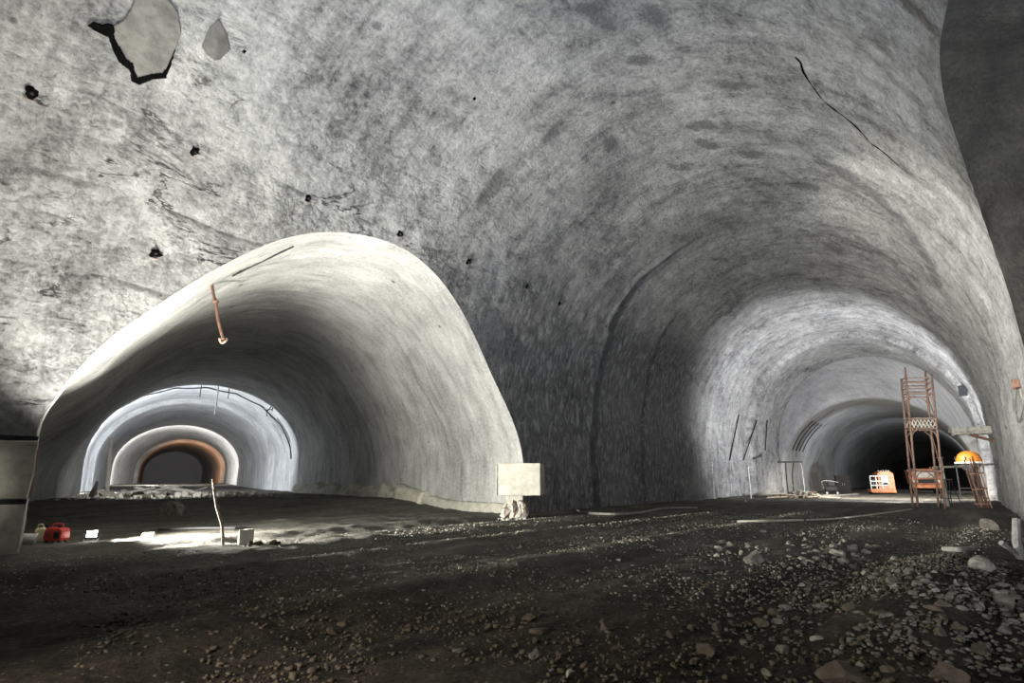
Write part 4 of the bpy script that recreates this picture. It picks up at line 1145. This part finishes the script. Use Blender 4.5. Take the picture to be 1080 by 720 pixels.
# long curved hoses in front of the machines
bm = bmesh.new(); q = [on_floor(*at(px, py, Y)[:2], .08) for px, py, Y in ((862, 519, 53), (872, 519, 52), (884, 520, 52.5), (895, 519, 54), (905, 519, 56), (900, 518, 58))]
add_tube(bm, smooth_path(q, 40), .09, 8); tag(from_bm('hose', bm, M['cable'], None), 'grey hose lying on the lit floor before the black cabinet', 'hose')

# steel gantry frame by the left wall of the bright bay
q = at(835, 520, 49.5); q = on_floor(q.x, q.y); ht = at(836, 487, 49.5).z - q.z
t = thing('gantry_frame', 'dark two-legged steel frame with a level beam against the lit wall', 'frame', q, math.radians(-18))
bm = bmesh.new(); add_box(bm, (.1, 0, ht), (1.9, .16, .14), bevel=.01); from_bm('beam', bm, M['charcoal'], t)
for x in (-.28, .18):
    bm = bmesh.new(); add_tube(bm, smooth_path([(x, 0, -.05), (x + .02, 0, ht * .6), (x + (.06 if x < 0 else .25), 0, ht - .05)], 12), .055, 8); from_bm('leg', bm, M['charcoal'], t)
bm = bmesh.new(); add_tube(bm, smooth_path([(.85, .0, ht - .05), (.98, 0, ht - .5), (1.0, 0, .6), (1.0, 0, -.05)], 12), .05, 8); from_bm('side_leg', bm, M['steel'], t)
# rubble heap below the gantry
bm = bmesh.new()
for k in range(240):
    f = rnd.gauss(0, .33); px = 846 + 34 * f
    q = at(px, 521, 48.5 + rnd.gauss(0, 1.0)); hh = max(0, .55 * math.exp(-f * f * 3.2) * rnd.random())
    sz = rnd.uniform(.07, .2); add_stone(bm, (q.x, q.y, float(floor_h(q.x, q.y)) + hh + sz * .2), sz, rnd, 1)
tag(from_bm('rubble', bm, M['stone'], None), 'low heap of broken stone at the foot of the steel gantry', 'rubble', kind='stuff')
for k, (px, Y, ang, tilt, ln_) in enumerate(((832, 47.5, -.4, .10, 2.6), (846, 47, .3, -.16, 2.8), (858, 47.6, -.1, .22, 2.2), (868, 47, .15, .03, 2.8), (823, 47.2, .1, -.04, 2.4))):
    q = at(px, 521, Y); f = on_floor(q.x, q.y)
    bm = bmesh.new(); add_box(bm, (0, 0, 0), (ln_, .22, .06), bevel=.008, jitter=.006, rnd=rnd)
    o = from_bm('broken_plank', bm, M['rust'] if k == 1 else M['wood'], None, loc=f + Vector((0, 0, .3 if abs(tilt) > .08 else .12))); o.rotation_euler = (.05, tilt, ang)
    tag(o, 'old board lying on the rubble heap under the steel gantry', 'board', 'boards on the gantry rubble')
# posts and rods along the bright wall
for k, (px, y0, y1, Y, lab) in enumerate(((753, 525, 489, 45.0, 'pale pipe standing at the dark edge of the bright wall'), (792, 524, 491, 47.0, 'thin pale pipe standing midway along the bright wall'), (787, 531, 526, 40.0, 'short pale stub standing on the floor before the bright wall'))):
    q = at(px, y0, Y); f = on_floor(q.x, q.y); tp = at(px, y1, Y)
    t = thing('wall_pipe', lab, 'pipe', f)
    bm = bmesh.new(); add_bar(bm, (0, 0, -.1), (0, 0, tp.z - f.z), .085 if k == 0 else .05, 9); from_bm('pipe_shaft', bm, M['pale_tube'], t)
    bm = bmesh.new(); add_bar(bm, (0, 0, tp.z - f.z - .08), (0, 0, tp.z - f.z + .03), .11 if k == 0 else .07, 9); from_bm('collar', bm, M['steel'], t)
for k, (x0, y0, x1, y1) in enumerate(((779, 437, 768, 485), (793, 441, 783, 485), (804, 441, 802, 474), (831, 449, 823, 492), (876, 452, 868, 470))):
    pts = []
    for f in np.linspace(0, 1, 8):
        p, s_, w_ = on_vault(x0 + (x1 - x0) * f, y0 + (y1 - y0) * f, .06); pts.append(p)
    if k == 4: continue
    for _ in range(12): pts = [pts[0]] + [(pts[i - 1] + pts[i] + pts[i + 1]) / 3 for i in range(1, 7)] + [pts[-1]]
    bm = bmesh.new(); add_tube(bm, smooth_path(pts, 16), .055, 7)
    tag(from_bm('drain_rod', bm, M['charcoal'], None), ['leftmost dark rod fixed upright on the bright wall', 'second dark rod from the left on the bright wall', 'third, shortest dark rod on the bright wall', 'dark rod on the bright wall left of the steel gantry'][k], 'rod')
for k in range(4):
    s0 = 66.5 + k * 1.6; pts = []
    for th in np.linspace(2.75, 2.25, 8):
        n0, h0 = -7.1 + 7.78 * math.cos(th), 1.6 + 7.45 * math.sin(th); pts.append(SN(s0, n0, h0))
    bm = bmesh.new(); add_tube(bm, pts, .05, 6); tag(from_bm('drain_rod', bm, M['charcoal'], None), 'slanted dark rod on the left haunch of the far dark tunnel', 'rod', 'rods in the far dark tunnel')

# ------------------------------------------------------------------ things lying on the floor of the big tunnel
def lying(name, px, m, r, lab, cat, lift=.0):
    pts = [ground(*q) for q in px]
    bm = bmesh.new(); add_tube(bm, smooth_path([p + Vector((0, 0, r + lift + .03)) for p in pts], 40), r, 8)
    return tag(from_bm(name, bm, m, None), lab, cat)
lying('pale_pole', ((778, 552), (812, 551.5), (847, 550.5)), M['pale_tube'], .04, 'pale straight pole lying on the dark floor before the bright bay', 'pole')
lying('pale_hose', ((851, 550), (880, 548.5), (905, 546), (950, 540), (962, 538)), M['pale_tube'], .03, 'thin pale hose running along the floor towards the scaffold', 'hose')
lying('wall_cable', ((598, 534), (612, 541), (640, 544), (672, 543), (700, 538), (735, 537)), M['cable'], .05, 'grey cable sagging along the foot of the dark wall', 'cable')
# broken posts at the right edge
a = ground(1072, 590)
t = thing('broken_post', 'broken timber stump leaning at the right edge of the floor', 'post', a)
bm = bmesh.new(); add_tube(bm, [(.1, 0, -.1), (.12, .05, .35), (.25, .1, .75)], .09, 9, .8); from_bm('stump', bm, M['grey_wood'], t)
bm = bmesh.new(); add_tube(bm, [(-.28, -.05, .32), (.0, 0, .12), (.18, .03, .02)], .05, 8, .8); from_bm('splinter', bm, M['grey_wood'], t)
lying('pale_board', ((996, 583), (1015, 584), (1032, 581)), M['grey_wood'], .05, 'short grey board lying on the dark floor near the right wall', 'board')

# ------------------------------------------------------------------ stones
def stone(px, py, wpx, m, lab, group=None, flat=.65):
    p = ground(px, py); size = wpx / 2 * p.length / 640
    bm = bmesh.new(); add_stone(bm, (0, 0, size * .25), size, rnd, 3, flat)
    return tag(from_bm('stone', bm, m, None, loc=p), lab, 'stone', group)
named = [(1041, 557, 17, 'stone', 'lone grey stone on the dark floor near the far right wall'),
         (1036, 602, 24, 'pale_stone', 'pale domed stone at the far right edge of the rubble strip'),
         (797, 593, 26, 'stone', 'wide flat pale stone lying alone left of the rubble strip'),
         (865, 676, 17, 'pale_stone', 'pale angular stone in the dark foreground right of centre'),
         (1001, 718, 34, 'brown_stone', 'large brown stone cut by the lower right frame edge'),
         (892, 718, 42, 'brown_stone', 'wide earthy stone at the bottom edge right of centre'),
         (652, 591, 6, 'white', 'tiny white stone glinting on the open floor'),
         (602, 713, 15, 'pale_stone', 'pale stone at the bottom edge near the middle'),
         (482, 688, 15, 'stone', 'flat grey stone in the brown foreground left of centre'),
         (568, 669, 20, 'brown_stone', 'half-buried stone in the middle foreground'),
         (742, 688, 24, 'brown_stone', 'brown lump in the foreground left of the pale angular stone'),
         (640, 665, 22, 'brown_stone', 'earthy clod at left of the foreground rubble'),
         (770, 576, 12, 'pale_stone', 'pale stone at the left tip of the stone row'),
         (884, 586, 14, 'pale_stone', 'pale pointed stone at the head of the rubble strip'),
         (914, 583, 9, 'pale_stone', 'small upright pale stone behind the rubble strip'),
         (1062, 640, 22, 'stone', 'grey stone at the right edge below the domed stone')]
for px, py, w_, m_, lab in named: stone(px, py, w_, M[m_], lab)
rs = random.Random(77)
spots = []
for k in range(130):
    f = rs.random(); px = 845 + 240 * f + rs.gauss(0, 14); py = 583 + 62 * f + rs.gauss(0, 13)
    if py > 569: spots.append((px, py, rs.uniform(4, 11), 0))
for k in range(34): spots.append((rs.uniform(740, 905), rs.gauss(579, 7), rs.uniform(4, 10), 1))
for k in range(60): spots.append((rs.uniform(560, 1070), rs.uniform(640, 718), rs.uniform(6, 17), 2))
for k in range(22): spots.append((rs.uniform(300, 560), rs.uniform(650, 718), rs.uniform(5, 12), 3))
info = [('small stone in the loose rubble strip at the right', 'stones of the rubble strip', ('stone', 'pale_stone', 'stone')),
        ('small stone of the scattered row before the bright bay', 'stones of the scattered row', ('stone', 'pale_stone', 'pale_stone')),
        ('earthy stone bedded in the dark foreground right of the middle', 'foreground stones right', ('brown_stone', 'brown_stone', 'stone')),
        ('small earthy stone bedded in the dark foreground left of the middle', 'foreground stones left', ('brown_stone', 'brown_stone', 'brown_stone'))]
for k, (px, py, w_, g) in enumerate(spots):
    lab, gr, ms = info[g]; stone(px, py, w_, M[ms[k % 3]], lab, gr)
# gravel: nobody could count it
def gravel(name, count, sampler, sizes, m, lab, seed):
    r = random.Random(seed); base = []
    for k in range(6):
        b = bmesh.new(); add_stone(b, (0, 0, .3), 1, r, 1, .7); b.verts.ensure_lookup_table()
        base.append((np.array([v.co[:] for v in b.verts]), np.array([[v.index for v in f.verts] for f in b.faces]))); b.free()
    V, F, o = [], [], 0
    pts = [sampler(r) for _ in range(count)]
    xy = np.array(pts); hz = floor_h(xy[:, 0], xy[:, 1])
    for (x, y), z in zip(pts, hz):
        bv, bf = base[r.randrange(6)]; sz = r.uniform(*sizes) * (1.6 if r.random() < .1 else 1); a = r.uniform(0, 6.28)
        c, s_ = math.cos(a) * sz, math.sin(a) * sz
        R_ = np.array([[c, -s_, 0], [s_, c, 0], [0, 0, sz]])
        V.append(bv @ R_.T + np.array([x, y, z])); F.append(bf + o); o += len(bv)
    V, F = np.vstack(V), np.vstack(F)
    me = bpy.data.meshes.new(name); me.vertices.add(len(V)); me.vertices.foreach_set('co', V.astype(np.float32).ravel())
    me.loops.add(F.size); me.loops.foreach_set('vertex_index', F.astype(np.int32).ravel()); me.polygons.add(len(F))
    me.polygons.foreach_set('loop_start', np.arange(0, F.size, 3, dtype=np.int32)); me.update(calc_edges=True)
    return tag(link(name, me, m), lab, 'gravel', kind='stuff')
def mid_s(r):
    while True:
        y = r.uniform(7.5, 27); x = r.uniform(-9, 15)
        n = x * N[0] + y * N[1]
        if -14.5 < n < 1: return x, y
gravel('gravel', 10000, mid_s, (.010, .028), M['pale_stone'], 'grey gravel strewn over the middle of the floor', 1)
def fore_s(r):
    y = 3.2 + 7 * r.random() ** 1.5; return r.uniform(-1, 1.0) * y * .9 + .2 * y, y
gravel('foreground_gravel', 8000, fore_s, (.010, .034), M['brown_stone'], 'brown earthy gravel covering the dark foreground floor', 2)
def strip_s(r):
    s_ = r.uniform(6.0, 14.5); n_ = r.gauss(-.6, .9); q = s_ * D + n_ * N; return q[0], q[1]
gravel('strip_gravel', 3500, strip_s, (.012, .036), M['strip_stone'], 'grey rubble filling the loose strip on the right floor', 3)
